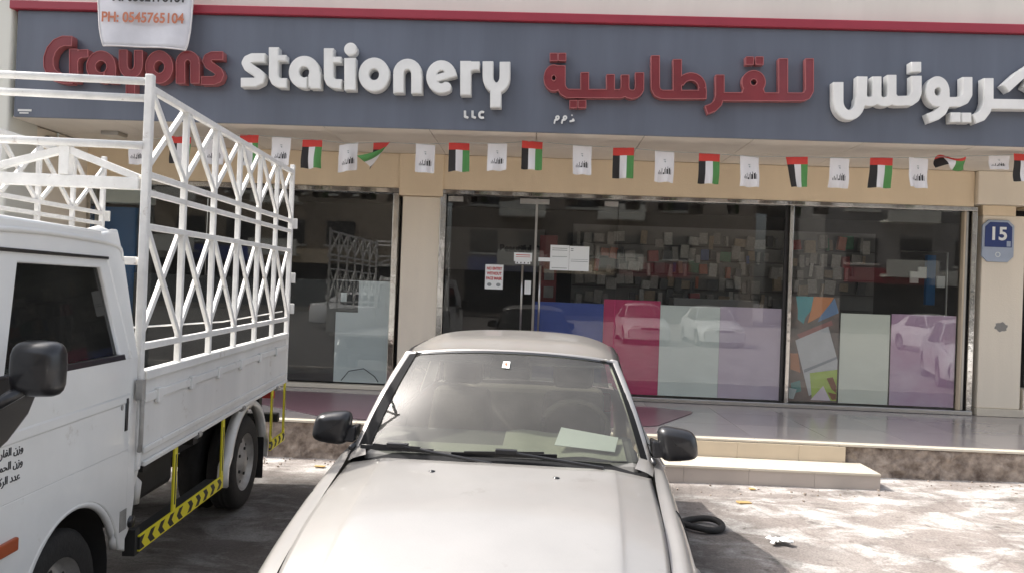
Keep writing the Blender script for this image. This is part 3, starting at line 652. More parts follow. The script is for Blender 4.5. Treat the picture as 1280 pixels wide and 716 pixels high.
S7 = lambda g, d=.11: letter(g, 1030, 70, .1953, 'white', d)
S7([('p', 66, [(90, 170), (90, 290)]+arcp(160, 290, 70, 92, 180, 0, 14)+[(240, 270), (244, 134)]), ('p', 60, [(336, 134), (336, 270)]), ('p', 60, [(432, 124), (432, 270)]),
    ('p', 62, arcp(290, 262, 46, 34, 180, 0, 8)), ('p', 62, arcp(384, 262, 48, 36, 180, 0, 8)), ('p', 66, [(432, 262), (450, 290), (470, 292), (550, 290), (578, 270), (590, 240), (590, 130)])])
S7([('q', 587, 74, 66)])
S7([('o', 724, 232, 48, 62, 66), ('p', 62, [(771, 236), (772, 316), (752, 356), (716, 384), (664, 402)]), ('p', 64, [(760, 298), (860, 298), (896, 282), (915, 250), (915, 138)])])
S7([('q', 840, 396, 64)]); S7([('q', 908, 398, 64)])
S7([('p', 64, [(1050, 145), (1050, 300), (1034, 350), (1006, 388), (955, 408)]), ('p', 66, [(1048, 310), (1400, 316), (1430, 290), (1400, 236), (1290, 172)]), ('p', 62, [(1160, 212), (1250, 130), (1420, 20)])])
# small letters
tiny = lambda g, ox, oy, sc: letter(g, ox, oy, sc, 'white', .03)
tiny([('p', 9, [(932, 348), (932, 372), (945, 377)])], 290, 30, K); tiny([('p', 9, [(962, 348), (962, 372), (975, 377)])], 290, 30, K)
tiny([('p', 9, arcp(1000, 365, 11, 12, 310, 50, 12))], 290, 30, K)
tiny([('p', 7, [(243, 380), (247, 388), (230, 391)]), ('q', 240, 366, 6)], 640, 30, K)
for x_ in (212, 182): tiny([('o', x_, 376, 6, 6, 6), ('p', 6, [(x_+2, 385), (x_-10, 385), (x_-13, 400)])], 640, 30, K)
for r_, n_ in ((0, 9), (1, 6)):
    for i in range(n_):
        q = at(23.5+i*1.9+r_*2, 138.2+r_*3+i*.04, Y=SY); MB().box(q.x-.008, q.x+.007, SY-.006, SY-.0005, q.z-.011, q.z+(.012 if r_ == 0 else .004)).build('maker_mark', M['white_letter'], sg, world=True)
# ================================================================== banner above the sign
bn = thing('phone_banner', 'white vinyl banner with an orange phone number hanging over the left of the sign', 'banner', (-4.5, 8.2, 4.3))
U0, U1 = [(-5.09, 4.86), (-4.985, 4.285)], [(-3.97, 4.86), (-4.0, 4.275)]
def banner_pt(s, t, d=0):          # s across, t downward
    xl = -5.13+.12*t+.045*t**8; xr = -3.955-.03*t-.05*t**8; x = xl+(xr-xl)*s
    z = 5.45-t*1.165-.02*s+.014*math.sin(math.pi*s)*t - .0*t
    return (x, 8.30+.015*math.sin(s*9+t*4)-.02*t-d, z)
b_ = MB(); surf(b_, [[banner_pt(i/24, j/24) for j in range(25)] for i in range(25)])
o = b_.build('sheet', M['cloth'], bn, world=True, smooth=True); sm = o.modifiers.new('solid', 'SOLIDIFY'); sm.thickness = .004
b_ = MB(); b_.tube([banner_pt(i/24, 1, .002) for i in range(25)], .009, 6); b_.tube([banner_pt(0, i/24, .002) for i in range(25)], .008, 6); b_.tube([banner_pt(1, i/24, .002) for i in range(25)], .008, 6)
b_.build('hem', M['flag_white'], bn, world=True, smooth=True)
text_mesh('PH: 0545765104', .155, M['ink_orange'], lambda x, y, d: (-4.525+x*.90, 8.30-.047-d, 4.60+y), bn, True, bold=.004, name='phone_lettering')
text_mesh('M: 0562178181', .155, M['ink'], lambda x, y, d: (-4.46+x*.86, 8.30-.047-d, 4.835+y), bn, True, bold=.004, name='upper_lettering')
# ================================================================== bunting
def flag(u, v0, v1, kind, wpx=26, lean=0, mode=0, Y=8.62):
    p = at(u, v0, Y=Y); q = at(u, v1, Y=Y); W_ = wpx/F_PX*Y; H = p.z-q.z
    nx_, nz_ = (18, 24) if kind == 'uae' else (36, 36)
    t = MB(); G = []
    for i in range(nx_+1):
        row = []
        for j in range(nz_+1):
            s, tt = i/nx_, j/nz_; x = (s-.5)*W_; z = -tt*H; y = (.012*math.sin(s*5+u)+.018*math.sin(s*9+u*1.7)*(.3+tt)+.012*math.sin(tt*6+u))*(.2+tt)
            if mode == 1:      # curled corner: lower right swings up and left
                k = max(0, (s-.25)+(tt-.35)); x -= k*k*W_*.75; y += -.12*k*k; z += k*k*H*.22
                if tt > .75: x -= 0
            if mode == 2:      # blown up and twisted
                x = (s-.5)*W_*1.3; z = -tt*H*.55+(s-.5)*-.0+.03*math.sin(s*6); y = .05*math.sin(s*5+tt*3); x += tt*.03*math.sin(s*8)
            if mode == 3: x += tt*W_*.18*(1-s)*1.6
            row.append((x+lean*tt*H, y, z))
        G.append(row)
    b = len(t.v); t.v += [p_ for r_ in G for p_ in r_]
    bars = [.25, .55, .35, .8, .2, .6, .9, .7, 1, .75, .9, .6]
    for i in range(nx_):
        for j in range(nz_):
            s, tt = (i+.5)/nx_, (j+.5)/nz_
            if kind == 'uae': mi = 0 if tt < .25 else (1 if s < .33 else (2 if s < .66 else 3))
            else:
                mi = 2
                if 7 <= i <= 29 and 18 <= j <= 26:
                    if (i % 2 == 1 or i in (16, 22, 26)) and (26-j) < 8.5*bars[(i-7)//2]: mi = 1
                if 16 <= i <= 20 and 9 <= j <= 12 and (i-16)+(12-j) > 1 and (i*j) % 5 != 0: mi = 4
            t.f.append((b+i*(nz_+1)+j, b+i*(nz_+1)+j+1, b+(i+1)*(nz_+1)+j+1, b+(i+1)*(nz_+1)+j)); t.mi.append(mi)
    me = t.mesh('flag'); o = link('bunting_flag', me, mats=[M['flag_red'], M['flag_black'], M['flag_white'], M['flag_green'], M['ink_grey']], smooth=True)
    o.location = (p.x, Y, p.z); o.rotation_euler = (math.radians(4*math.sin(u*1.3)), math.radians(1.5*math.sin(u*2.1)), math.radians(10*math.sin(u*.9))); return o
uae = [(226, 171, 205, 0, 'nearest the corner post of the truck cage, seen between its bars'), (312, 169, 208, 0, 'crossed by the sloping top rail of the truck cage'), (390.5, 175, 211, 0, 'above the left shop window, next right of the truck cage'), (479, 178.5, 214, 1, 'curled up at its lower corner, left of the pale column'),
       (574, 179, 215, 0, 'just right of the pale column head'), (665.5, 177, 213, 0, 'above the meeting edge of the glass doors'), (779.5, 185, 223, 0, 'above the crimson window film'),
       (887, 192.5, 230, 0, 'above the pale grey window film'), (996, 196.5, 234, 3, 'slanting at its left edge, right of the steel mullion top'), (1102, 197.5, 235, 0, 'above the right shop window, lying flat and square'),
       (1187, 196, 222, 2, 'blown up and twisted at the upper right of the right shop window'), (1279, 193, 228, 0, 'cut by the right edge of the photograph')]
yot = [(172, 177, 206, 0, 'glimpsed between the bars left of the truck corner post'), (268, 174, 206, 0, 'seen through the top bars of the truck cage'), (352, 172, 208, -2, 'nearest the end of the truck cage'), (436, 180, 213, -14, 'tilted, between the truck cage and the curled flag'), (532, 181, 216, 0, 'in front of the pale column head'), (622, 180, 214, -3, 'above the left door leaf'), (728, 183, 219, 0, 'above the right door leaf'),
       (831, 190, 228, 2, 'between the crimson and pale grey window films'), (937, 196, 234, 2, 'above the lilac window film beside the mullion'), (1050, 198, 235, 2, 'above the left part of the right shop window'), (1148, 198, 235, 4, 'left of the twisted flag'), (1249, 195, 212, 0, 'folded up short in front of the right column head')]
for u, a, b, md, wh in uae:
    o = flag(u, a, b, 'uae', 26, 0, md); props(o, 'red-topped striped flag '+wh, 'flag', 'national flags strung under the canopy')
for u, a, b, ln, wh in yot:
    o = flag(u, a, b, 'logo', 24, math.sin(math.radians(ln)), 0); o.rotation_euler[1] = math.radians(ln*.8); props(o, 'white emblem flag '+wh, 'flag', 'white emblem flags strung under the canopy')
al = sorted([(u, a) for u, a, *_ in uae]+[(u, a) for u, a, *_ in yot])
props(MB().tube([at(u, a-.3, Y=8.615) for u, a in al], .003, 5).build('bunting_string', M['ink_grey']), 'thin grey string carrying the row of flags under the canopy', 'string')
# ---- canopy fittings
cm = thing('security_camera', 'small white bullet security camera under the left end of the canopy', 'camera', (-6.1, 9.2, 3.4))
MB().tube([(-6.10, 9.35, 3.40), (-6.10, 9.10, 3.37)], .04, 14).build('body', M['f_white'], cm, world=True, smooth=True)
MB().tube([(-6.10, 9.099, 3.37), (-6.10, 9.07, 3.367)], .043, 14).build('lens_hood', M['black'], cm, world=True, smooth=True)
MB().tube([(-6.12, 9.3, 3.42), (-6.12, 9.3, SZ-.005)], .015).build('bracket', M['f_white'], cm, world=True)
fl = thing('floodlight', 'small square floodlight under the canopy behind the truck cage', 'floodlight', (-5.3, 9.1, 3.4))
MB().box(-5.42, -5.20, 9.04, 9.26, SZ-.05, SZ-.0045).build('housing', M['brushed'], fl, world=True, bevel=.01)
MB().box(-5.40, -5.22, 9.06, 9.24, SZ-.054, SZ-.0505).build('lens', M['lamp'], fl, world=True)
# ================================================================== wheels
def wheel(parent, x, y, z, R, wd, out=1, name='wheel', nbolt=5):
    """axis along x; out=+1 means the outer face looks to +x"""
    t = MB().lathe([(R*.62, -wd*.46), (R*.80, -wd/2), (R*.93, -wd*.48), (R, -wd*.36), (R, -wd*.1), (R*.985, -wd*.08), (R, -wd*.06), (R, wd*.06), (R*.985, wd*.08), (R, wd*.1), (R, wd*.36), (R*.93, wd*.48), (R*.80, wd/2), (R*.62, wd*.46)], (x, y, z), 36)
    o = t.build(name, M['rubber'], parent, smooth=True)
    s = out
    r = MB().lathe([(R*.63, wd*.46*s), (R*.60, wd*.40*s), (R*.56, wd*.22*s), (R*.50, wd*.20*s), (R*.36, wd*.34*s), (R*.24, wd*.34*s), (R*.20, wd*.42*s), (R*.0, wd*.44*s)], (x, y, z), 36)
    if s < 0: r.f = [f[::-1] for f in r.f]
    r.build('rim', M['rim'], o, smooth=True)
    h = MB()
    for k in range(8):
        a = 2*math.pi*k/8; h.lathe([(.0, wd*.285*s), (R*.05, wd*.285*s)], (x, y+math.cos(a)*R*.43, z+math.sin(a)*R*.43), 8)
    h.build('rim_hole', M['dark'], o)
    nu = MB()
    for k in range(nbolt):
        a = 2*math.pi*k/nbolt; nu.lathe([(R*.035, wd*.34*s), (R*.035, wd*.40*s), (0, wd*.41*s)], (x, y+math.cos(a)*R*.29, z+math.sin(a)*R*.29), 6)
    nu.build('wheel_nut', M['dark'], o)
    return o
# ================================================================== silver sedan
def make_car():
    c = thing('sedan_car', 'dusty silver sedan parked facing the camera with a white paper on its dashboard', 'car', (-.20, 2.2, 0), -.03)
    # hood cross sections, half (x, z)
    def sym(row): return [(-x, y, z) for x, y, z in row[:0:-1]]+list(row)
    st_ = [(.06, [.0, .24, .46, .52, .64], [.70, .697, .688, .672, .645]), (.3, [.0, .26, .47, .53, .665], [.775, .772, .765, .75, .72]), (.65, [.0, .27, .485, .545, .69], [.858, .854, .846, .832, .795]),
           (.95, [.0, .28, .495, .555, .70], [.912, .908, .90, .888, .85]), (1.20, [.0, .285, .50, .56, .705], [.948, .944, .938, .926, .888])]
    yb = [0, .012, .04, .06, .12]          # back edge bows rearward at the sides
    H = []
    for k, (y, X, Z) in enumerate(st_): H.append(sym([(x, y+(yb[i] if k == 4 else (yb[i]*.4 if k == 3 else (-yb[i]*.0))), z) for i, (x, z) in enumerate(zip(X, Z))]))
    H[0] = [(x, y+abs(x)**2*.18, z) for x, y, z in H[0]]; H[1] = [(x, y+abs(x)**2*.06, z) for x, y, z in H[1]]
    GH = grid_surface(np.array(H), 30, 60)
    o = surf(MB(), GH, True).build('hood', M['car'], c, smooth=True); s = o.modifiers.new('s', 'SOLIDIFY'); s.thickness = .012; s.offset = -1
    for x in (-.27, .27):
        MB().lathe([(0.016, 0), (.014, .008), (0, .012)], (x, 1.08, .921), 10, ax='z').build('washer_nozzle', M['black'], c, smooth=True)
    # body sides: stations of (x,z) from hood edge down
    sd = [(.02, [(.62, .635), (.68, .60), (.73, .50), (.74, .38), (.70, .22)]), (.3, [(.668, .716), (.74, .69), (.80, .56), (.815, .40), (.79, .22)]),
          (.7, [(.697, .79), (.775, .765), (.835, .60), (.845, .42), (.82, .22)]), (1.2, [(.712, .884), (.785, .85), (.845, .65), (.85, .44), (.83, .22)]),
          (1.6, [(.735, .935), (.79, .89), (.848, .68), (.852, .45), (.835, .22)]), (2.5, [(.74, .955), (.80, .90), (.85, .68), (.855, .45), (.84, .22)]),
          (3.4, [(.735, .975), (.79, .92), (.845, .70), (.85, .45), (.83, .22)]), (4.0, [(.70, .985), (.765, .92), (.82, .70), (.825, .46), (.80, .24)]), (4.36, [(.66, .96), (.70, .90), (.74, .70), (.745, .46), (.72, .27)])]
    for sgn in (-1, 1):
        C = np.array([[(sgn*x, y, z) for x, z in row] for y, row in sd]); G = grid_surface(C, 130, 26)
        o = surf(MB(), G, sgn < 0, holes=[(.78, .30, .36), (3.36, .30, .36)]).build('body_side', M['car'], c, smooth=True)
        for yy in (1.42, 2.38, 3.22):    # door shut lines
            k = int(yy/4.36*129); line_ = [tuple(G[k, j]+np.array([sgn*.002, 0, 0])) for j in range(5 if yy < 1.5 else 1, 24)]
            MB().tube(line_, .0035, 5).build('door_gap', M['dark'], o)
        for (ya, yb_) in ((1.95, 2.15), (2.9, 3.1)):
            MB().bar((sgn*.842, ya, .80), (sgn*.842, yb_, .80), .03, .03).build('door_handle', M['car'], o, bevel=.008)
    # front and rear ends
    fr = np.array([[(x, .02-.10*(1-(x/.74)**2)+.0, z) for x in np.linspace(-.70, .70, 9)] for z in (.22, .38, .5, .6)]+[[(x*.9, .06+.18*(x/.7)**2*.5-.03, .69-.07*(x/.7)**2) for x in np.linspace(-.70, .70, 9)]])
    surf(MB(), grid_surface(fr, 16, 30), True).build('front_bumper', M['car'], c, smooth=True)
    rr = np.array([[(x, 4.36+.06*(1-(x/.74)**2), z) for x in np.linspace(-.72, .72, 9)] for z in (.27, .46, .7, .9, .965)])
    surf(MB(), grid_surface(rr, 12, 24)).build('rear_bumper', M['car'], c, smooth=True)
    dk = np.array([[(x, y, z-.04*(x/.7)**2) for x in np.linspace(-.70, .70, 9)] for y, z in ((3.80, 1.02), (4.05, 1.015), (4.42, .985))])
    surf(MB(), grid_surface(dk, 10, 20), True).build('boot_lid', M['car'], c, smooth=True)
    for sgn in (-1, 1):
        MB().hexa([(sgn*.36, -.07, .55), (sgn*.62, -.0, .56), (sgn*.62, .1, .56), (sgn*.36, .1, .55), (sgn*.36, -.04, .66), (sgn*.60, .0, .645), (sgn*.60, .1, .645), (sgn*.36, .1, .66)]).build('headlight', M['lamp'], c, bevel=.02)
        MB().box(sgn*.66-.06, sgn*.66+.06, 4.34, 4.395, .72, .88).build('tail_light', M['ink_red'], c, bevel=.015)
    MB().box(-.30, .30, -.10, -.05, .56, .64).build('grille', M['black'], c, bevel=.01)
    for y in (.78, 3.36):
        for sgn in (-1, 1): wheel(c, sgn*.76, y, .305, .305, .18, sgn)
    MB().box(-.68, .68, .05, 4.3, .2, .26).build('underbody', M['dark'], c)
    # cowl
    cw = MB(); A = [(x, 1.215+.24*abs(x/.72)**2.2*.62, .925-.055*abs(x/.72)**2) for x in np.linspace(-.72, .72, 25)]; B = [(x, y+.13, z+.028) for x, y, z in A]
    surf(cw, [A, B], True).build('cowl_panel', M['matte'], c, smooth=True)
    # windscreen
    def ws(s, t):                       # s -1..1, t 0..1
        w0, w1 = .712, .560; x = s*(w0+(w1-w0)*t)
        y0 = 1.315+.165*abs(s)**2.2; y1 = 1.80+.10*abs(s)**2.4; z0 = .950-.022*abs(s)**2; z1 = 1.402-.042*abs(s)**2.2
        bul = math.sin(math.pi*t)*.022
        return (x, y0+(y1-y0)*t-bul, z0+(z1-z0)*t+bul)
    surf(MB(), [[ws(-.965+1.93*i/32, j/14) for j in range(15)] for i in range(33)], True).build('windscreen', M['carglass'], c, smooth=True)
    # black frit and top seal
    surf(MB(), [[tuple(Vector(ws(-.965+1.93*i/32, .97+.03*j))+Vector((0, -.002, .003))) for j in range(2)] for i in range(33)], True).build('windscreen_seal', M['black'], c, smooth=True)
    # roof
    def roof_z(y, s):
        zc = float(np.interp(y, [1.78, 1.95, 2.2, 2.7, 3.1, 3.42], [1.402, 1.432, 1.456, 1.468, 1.452, 1.41])); return zc-.030*abs(s)**2-.055*abs(s)**6
    R_ = []
    for j in range(26):
        t = j/25; row = []
        for i in range(41):
            s = -1+2*i/40; y0 = 1.80+.10*abs(s)**2.4-.004; y1 = 3.44-.10*abs(s)**2; y = y0+(y1-y0)*t
            wv = .575+.02*math.sin(math.pi*t); x = s*wv
            z = roof_z(y, s); z = z if t > .15 else (z*(t/.15)+(ws(s, 1)[2]+.004)*(1-t/.15))
            row.append((x, y, z))
        R_.append(row)
    o = surf(MB(), R_, True).build('roof', M['car'], c, smooth=True); s = o.modifiers.new('s', 'SOLIDIFY'); s.thickness = .02; s.offset = -1
    # pillars & side glass
    for sgn in (-1, 1):
        A = [Vector(ws(sgn*.985, t)) for t in np.linspace(-.02, 1, 12)]
        mb = MB()
        sec = [(-.030, .0), (-.008, .016), (.022, .010), (.034, -.03), (.0, -.045)]
        rows = []
        for p in A: rows.append([tuple(p+Vector((sgn*a, .01-abs(a)*.2, b))) for a, b in sec]+[tuple(p+Vector((sgn*sec[0][0], .01, sec[0][1])))])
        surf(mb, rows, sgn > 0).build('front_pillar', M['car'], c, smooth=True)
        surf(MB(), [[tuple(Vector(ws(sgn*q, t))+Vector((0, -.003, .004))) for q in ((.90, .99) if sgn < 0 else (.945, .99))] for t in np.linspace(0, .985, 14)], sgn < 0).build('pillar_seal', M['matte'], c, smooth=True)
        top = lambda y: Vector((sgn*(.577+.018*math.sin(math.pi*min(1, max(0, (y-1.85)/1.6)))), y, roof_z(y, 1)-.006)); bot = lambda y: Vector((sgn*.728, y, .938+.018*(y-1.5)))
        for ya, yb_, yc, yd in ((1.60, 2.36, 1.98, 2.36), (2.44, 3.16, 2.44, 3.05)):
            g_ = [[tuple(bot(ya+(yb_-ya)*i/10).lerp(top(yc+(yd-yc)*i/10), j/6)) for j in range(7)] for i in range(11)]
            surf(MB(), g_, sgn < 0).build('side_window', M['sideglass'], c, smooth=True)
        MB().bar(bot(2.40), top(2.40), .03, .085, up=(0, 1, 0)).build('centre_pillar', M['black'], c)
        MB().tube([bot(1.42)+Vector((0, 0, .0)), bot(2.3), bot(3.2), bot(3.75)], .012, 6).build('waist_seal', M['black'], c, smooth=True)
        MB().tube([Vector(ws(sgn*1.0, t))+Vector((sgn*.012, .035, -.012)) for t in (0, .25, .5, .75, 1)]+[top(y)+Vector((sgn*.004, 0, -.004)) for y in (2.2, 2.7, 3.1, 3.3)], .014, 8).build('roof_rail_seal', M['black'], c, smooth=True)
        g_ = [[tuple(bot(3.2+(3.85-3.2)*i/6).lerp(top(3.08+.28*i/6), j/6)) for j in range(7)] for i in range(7)]
        surf(MB(), g_, sgn < 0).build('rear_pillar', M['car'], c, smooth=True)
        ft = [[(sgn*.63, 1.335, .927), (sgn*.68, 1.335, .912), (sgn*.712, 1.325, .896)], [(sgn*.655, 1.43, .945), (sgn*.70, 1.43, .930), (sgn*.728, 1.43, .912)], [(sgn*.69, 1.60, .965), (sgn*.72, 1.60, .955), (sgn*.737, 1.60, .934)]]
        surf(MB(), grid_surface(np.array(ft), 8, 6), sgn > 0).build('fender_top', M['car'], c, smooth=True)
        # mirror
        mm = MB(); cx, cy, cz = sgn*.848, 1.52, 1.015; n1_, n2_ = 14, 20; rows = []
        for i in range(n1_+1):
            th = math.pi*i/n1_-math.pi/2; row = []
            for j in range(n2_):
                ph = 2*math.pi*j/n2_; sx = math.copysign(abs(math.cos(ph))**.5, math.cos(ph)); szz = math.copysign(abs(math.sin(ph))**.5, math.sin(ph)); r_ = abs(math.cos(th))**.45
                yy = math.sin(th)*.062*(1.1 if th < 0 else .45)
                row.append((cx+sgn*(sx*r_*.094-.012*szz), cy+yy, cz+szz*r_*.080*(1-.14*sx)))
            row.append(row[0]); rows.append(row)
        surf(mm, rows, sgn < 0); mo = mm.build('door_mirror', M['black'], c, smooth=True)
        MB().hexa([(sgn*.73, 1.47, .95), (sgn*.86, 1.49, .955), (sgn*.86, 1.54, .955), (sgn*.73, 1.60, .95), (sgn*.725, 1.49, 1.03), (sgn*.86, 1.50, 1.0), (sgn*.86, 1.54, 1.0), (sgn*.72, 1.58, 1.03)]).build('mirror_stalk', M['black'], mo, bevel=.008)
    # rear glass
    rg = [[(s*(.56+.10*t), 3.43-.10*s*s+(3.86-3.43+.05*s*s)*t, 1.40-.03*s*s+(1.02-1.40)*t) for t in np.linspace(0, 1, 8)] for s in np.linspace(-1, 1, 17)]
    surf(MB(), rg, True).build('rear_window', M['sideglass'], c, smooth=True)
    # wipers
    for (p0, p1, arm0, lab) in (((-.655, 1.345), (-.30, 1.275), (-.02, 1.205), 1), ((-.215, 1.28), (.27, 1.30), (.48, 1.235), 2)):
        zz = lambda y: .955+(y-1.30)*.85*0+.012
        k = MB()
        a = Vector((p0[0], p0[1]-.01, .965)); b = Vector((p1[0], p1[1]+.0, .972))
        k.bar(a, b, .012, .018).bar(a+Vector((.06, -.012, .014)), b+Vector((-.06, -.012, .016)), .008, .008)
        wo = k.build('wiper', M['black'], c)
        mid = a.lerp(b, .52)+Vector((0, -.012, .018)); MB().bar(mid, Vector((arm0[0], arm0[1], .945)), .018, .012).bar(mid+Vector((-.05, 0, 0)), mid+Vector((.05, 0, 0)), .03, .022).build('wiper_arm', M['black'], wo, bevel=.003)
    # sticker
    stp = [ws(.055+.065*i, .80+.075*j) for i, j in ((-1.6, 0), (-.6, -.05), (-.55, 1), (-1.5, 1))]
    MB().face([(x, y-.004, z+.004) for x, y, z in stp]).build('inspection_sticker', M['paper'], c)
    for sx in (.0,):
        q = [ws(-.025+.02*i, .825+.03*j) for i, j in ((0, 0), (1, 0), (1, 1), (0, 1))]; MB().face([(x, y-.006, z+.006) for x, y, z in q]).build('sticker_print', M['ink_orange'], c)
    # interior
    MB().hexa([(-.66, 1.36, .80), (.66, 1.36, .80), (.66, 1.90, .70), (-.66, 1.90, .70), (-.66, 1.40, .925), (.66, 1.40, .925), (.66, 1.84, .985), (-.66, 1.84, .985)]).build('dashboard', M['dash'], c, bevel=.03)
    dm = [[(x, y, .942+(y-1.42)*.13+.006*math.sin(x*20)) for y in (1.43, 1.55, 1.68, 1.78+.03*math.sin(x*9))] for x in np.linspace(.0, .60, 16)]
    surf(MB(), dm).build('dashboard_mat', M['dashmat'], c, smooth=True)
    dm = [[(x, y, .940+(y-1.42)*.12) for y in (1.43, 1.50, 1.56)] for x in np.linspace(-.62, .0, 12)]
    surf(MB(), dm).build('dashboard_mat', M['dashmat'], c, smooth=True)
    MB().tube([(.36+.185*math.cos(a), 1.98-.05*math.sin(a), .975+.165*math.sin(a)) for a in np.linspace(0, 2*math.pi, 29)[:-1]], .015, 8, closed=True).build('steering_wheel', M['seat'], c, smooth=True)
    for x in (-.36, .36):
        so_ = MB().hexa([(x-.25, 2.15, .35), (x+.25, 2.15, .35), (x+.25, 2.6, .35), (x-.25, 2.6, .35), (x-.25, 2.12, .55), (x+.25, 2.12, .55), (x+.25, 2.6, .52), (x-.25, 2.6, .52)])
        so_.hexa([(x-.24, 2.5, .5), (x+.24, 2.5, .5), (x+.22, 2.66, .5), (x-.22, 2.66, .5), (x-.19, 2.70, 1.09), (x+.19, 2.70, 1.09), (x+.18, 2.80, 1.09), (x-.18, 2.80, 1.09)])
        s_ = so_.build('seat', M['seat'], c, bevel=.05, seg=3); MB().box(x-.13, x+.13, 2.70, 2.80, 1.11, 1.29).build('headrest', M['seat'], s_, bevel=.04, seg=3)
    MB().hexa([(-.62, 3.2, .4), (.62, 3.2, .4), (.62, 3.4, .4), (-.62, 3.4, .4), (-.60, 3.4, 1.02), (.60, 3.4, 1.02), (.6, 3.75, 1.0), (-.6, 3.75, 1.0)]).build('rear_seat', M['seat'], c, bevel=.04)
    hl = [[(x, y, 1.375-.0*x) for y in (1.86, 2.4, 3.3)] for x in (-.52, -.2, .2, .52)]
    surf(MB(), hl).build('headliner', M['headliner'], c)
    for x in (-.3, .3): MB().hexa([(x-.2, 1.84, 1.33), (x+.2, 1.84, 1.33), (x+.2, 1.98, 1.345), (x-.2, 1.98, 1.345), (x-.2, 1.84, 1.345), (x+.2, 1.84, 1.345), (x+.2, 1.98, 1.36), (x-.2, 1.98, 1.36)]).build('sun_visor', M['dash'], c, bevel=.006)
    MB().box(-.11, .11, 1.86, 1.885, 1.25, 1.315).build('interior_mirror', M['black'], c, bevel=.01)
    MB().box(-.70, .70, 1.9, 3.6, .27, .33).build('cabin_floor', M['dash'], c)
    return c
car = make_car()
# paper lying on the dashboard of the silver car (its own thing)
pq = [at(693, 556, Y=3.68), at(768.5, 565, Y=3.68), at(772.7, 547, Y=3.85), at(701.5, 534, Y=3.87)]
pp = MB().hexa([tuple(q) for q in pq]+[(q.x, q.y-.001, q.z+.003) for q in pq])
props(pp.build('paper_sheet', M['paper']), 'white paper sheet lying on the dashboard behind the windscreen of the silver sedan', 'paper')
def repaint(root, src, dst):
    for o in [root]+list(root.children_recursive):
        if o.type == 'MESH' and src.name in [q.name for q in o.data.materials if q]:
            o.data = o.data.copy()
            for i, q in enumerate(o.data.materials):
                if q == src: o.data.materials[i] = dst
carw = mat('white car paint', (.78, .78, .77), .3, 0, .04, 3, coat=.5)
spots = [(9.25, 4.3, math.radians(200), 'white parked car at far right, seen mirrored low in the right shop window'), (3.9, -6.6, math.pi, 'white car across the street facing the shop, mirrored in the crimson film'),
         (6.6, -6.9, math.pi, 'white car across the street, mirrored in the pale grey film'), (15.2, -7.2, math.pi, 'white car across the street, mirrored at the top of the worn lilac film'),
         (-4.5, -9.6, math.radians(90), 'white car across the street standing sideways, mirrored in the glass door')]
for i, (x, y, a, lb) in enumerate(spots):
    o = copy_tree(car); o.location = (x, y, 0); o.rotation_euler = (0, 0, a); repaint(o, M['car'], carw); o['label'] = lb; o['group'] = 'white cars parked around the street'
# ================================================================== truck
TR = math.radians(4.57)
tk = thing('cargo_truck', 'white light truck with a tall cage of crossed steel bars round its bed', 'truck', (-1.97, 3.72, 0), TR)
def tpart(name, mb, m_, bevel=0, smooth=False, par=None): return mb.build(name, M[m_], par or tk, bevel=bevel, smooth=smooth)
LB, WB = 2.90, -1.66
# bed
tpart('bed_floor', MB().box(WB+.05, -.05, .0, LB, .80, .85), 'gate', .005)
for x in (-.35, WB+.35): tpart('chassis_rail', MB().box(x-.04, x+.04, -1.6, LB-.05, .55, .68), 'dark')
for y in (.2, .9, 2.3): tpart('cross_bearer', MB().box(WB+.06, -.06, y, y+.08, .70, .798), 'dark')
def side_gate(xo, s):
    zf0, zf1, zr0, zr1 = .77, 1.255, .855, 1.285
    def z(y, t): return (zf0+(zr0-zf0)*y/LB)*(1-t)+(zf1+(zr1-zf1)*y/LB)*t
    g_ = MB()
    x0, x1 = xo-.02, xo+.02
    g_.hexa([(x0, .03, z(0, 0)), (x1, .03, z(0, 0)), (x1, LB-.03, z(LB, 0)), (x0, LB-.03, z(LB, 0)), (x0, .03, z(0, 1)), (x1, .03, z(0, 1)), (x1, LB-.03, z(LB, 1)), (x0, LB-.03, z(LB, 1))])
    o = tpart('side_gate', g_, 'gate', .006)
    for t0, t1, pr in ((.90, 1.0, .018), (.66, .76, .012), (.13, .2, .014), (0, .055, .02)):
        q = MB(); xa, xb = (xo+.021, xo+.021+pr) if s > 0 else (xo-.021-pr, xo-.021)
        q.hexa([(xa, .035, z(0, t0)), (xb, .035, z(0, t0)), (xb, LB-.035, z(LB, t0)), (xa, LB-.035, z(LB, t0)), (xa, .035, z(0, t1)), (xb, .035, z(0, t1)), (xb, LB-.035, z(LB, t1)), (xa, LB-.035, z(LB, t1))])
        tpart('gate_rib', q, 'gate', .006, par=o)
    for y in (.16, .62, 1.08, 1.54, 2.0, 2.46):
        q = MB(); xa, xb = (xo+.022, xo+.045) if s > 0 else (xo-.045, xo-.022)
        q.box(xa, xb, y, y+.06, z(y, .62), z(y, .78)); tpart('rope_hook', q, 'gate', .006, par=o)
    for y in (.75, 1.6, 2.5):
        q = MB(); q.tube([(xo+s*.03, y, z(y, 0)-.0), (xo+s*.03, y+.05, z(y, 0)-.0)], .022, 10); tpart('hinge', q, 'rim', par=o)
side_gate(-.02, 1); side_gate(WB+.02, -1)
tpart('head_board', MB().box(WB+.06, -.06, .0, .04, .80, 1.25), 'gate', .006)
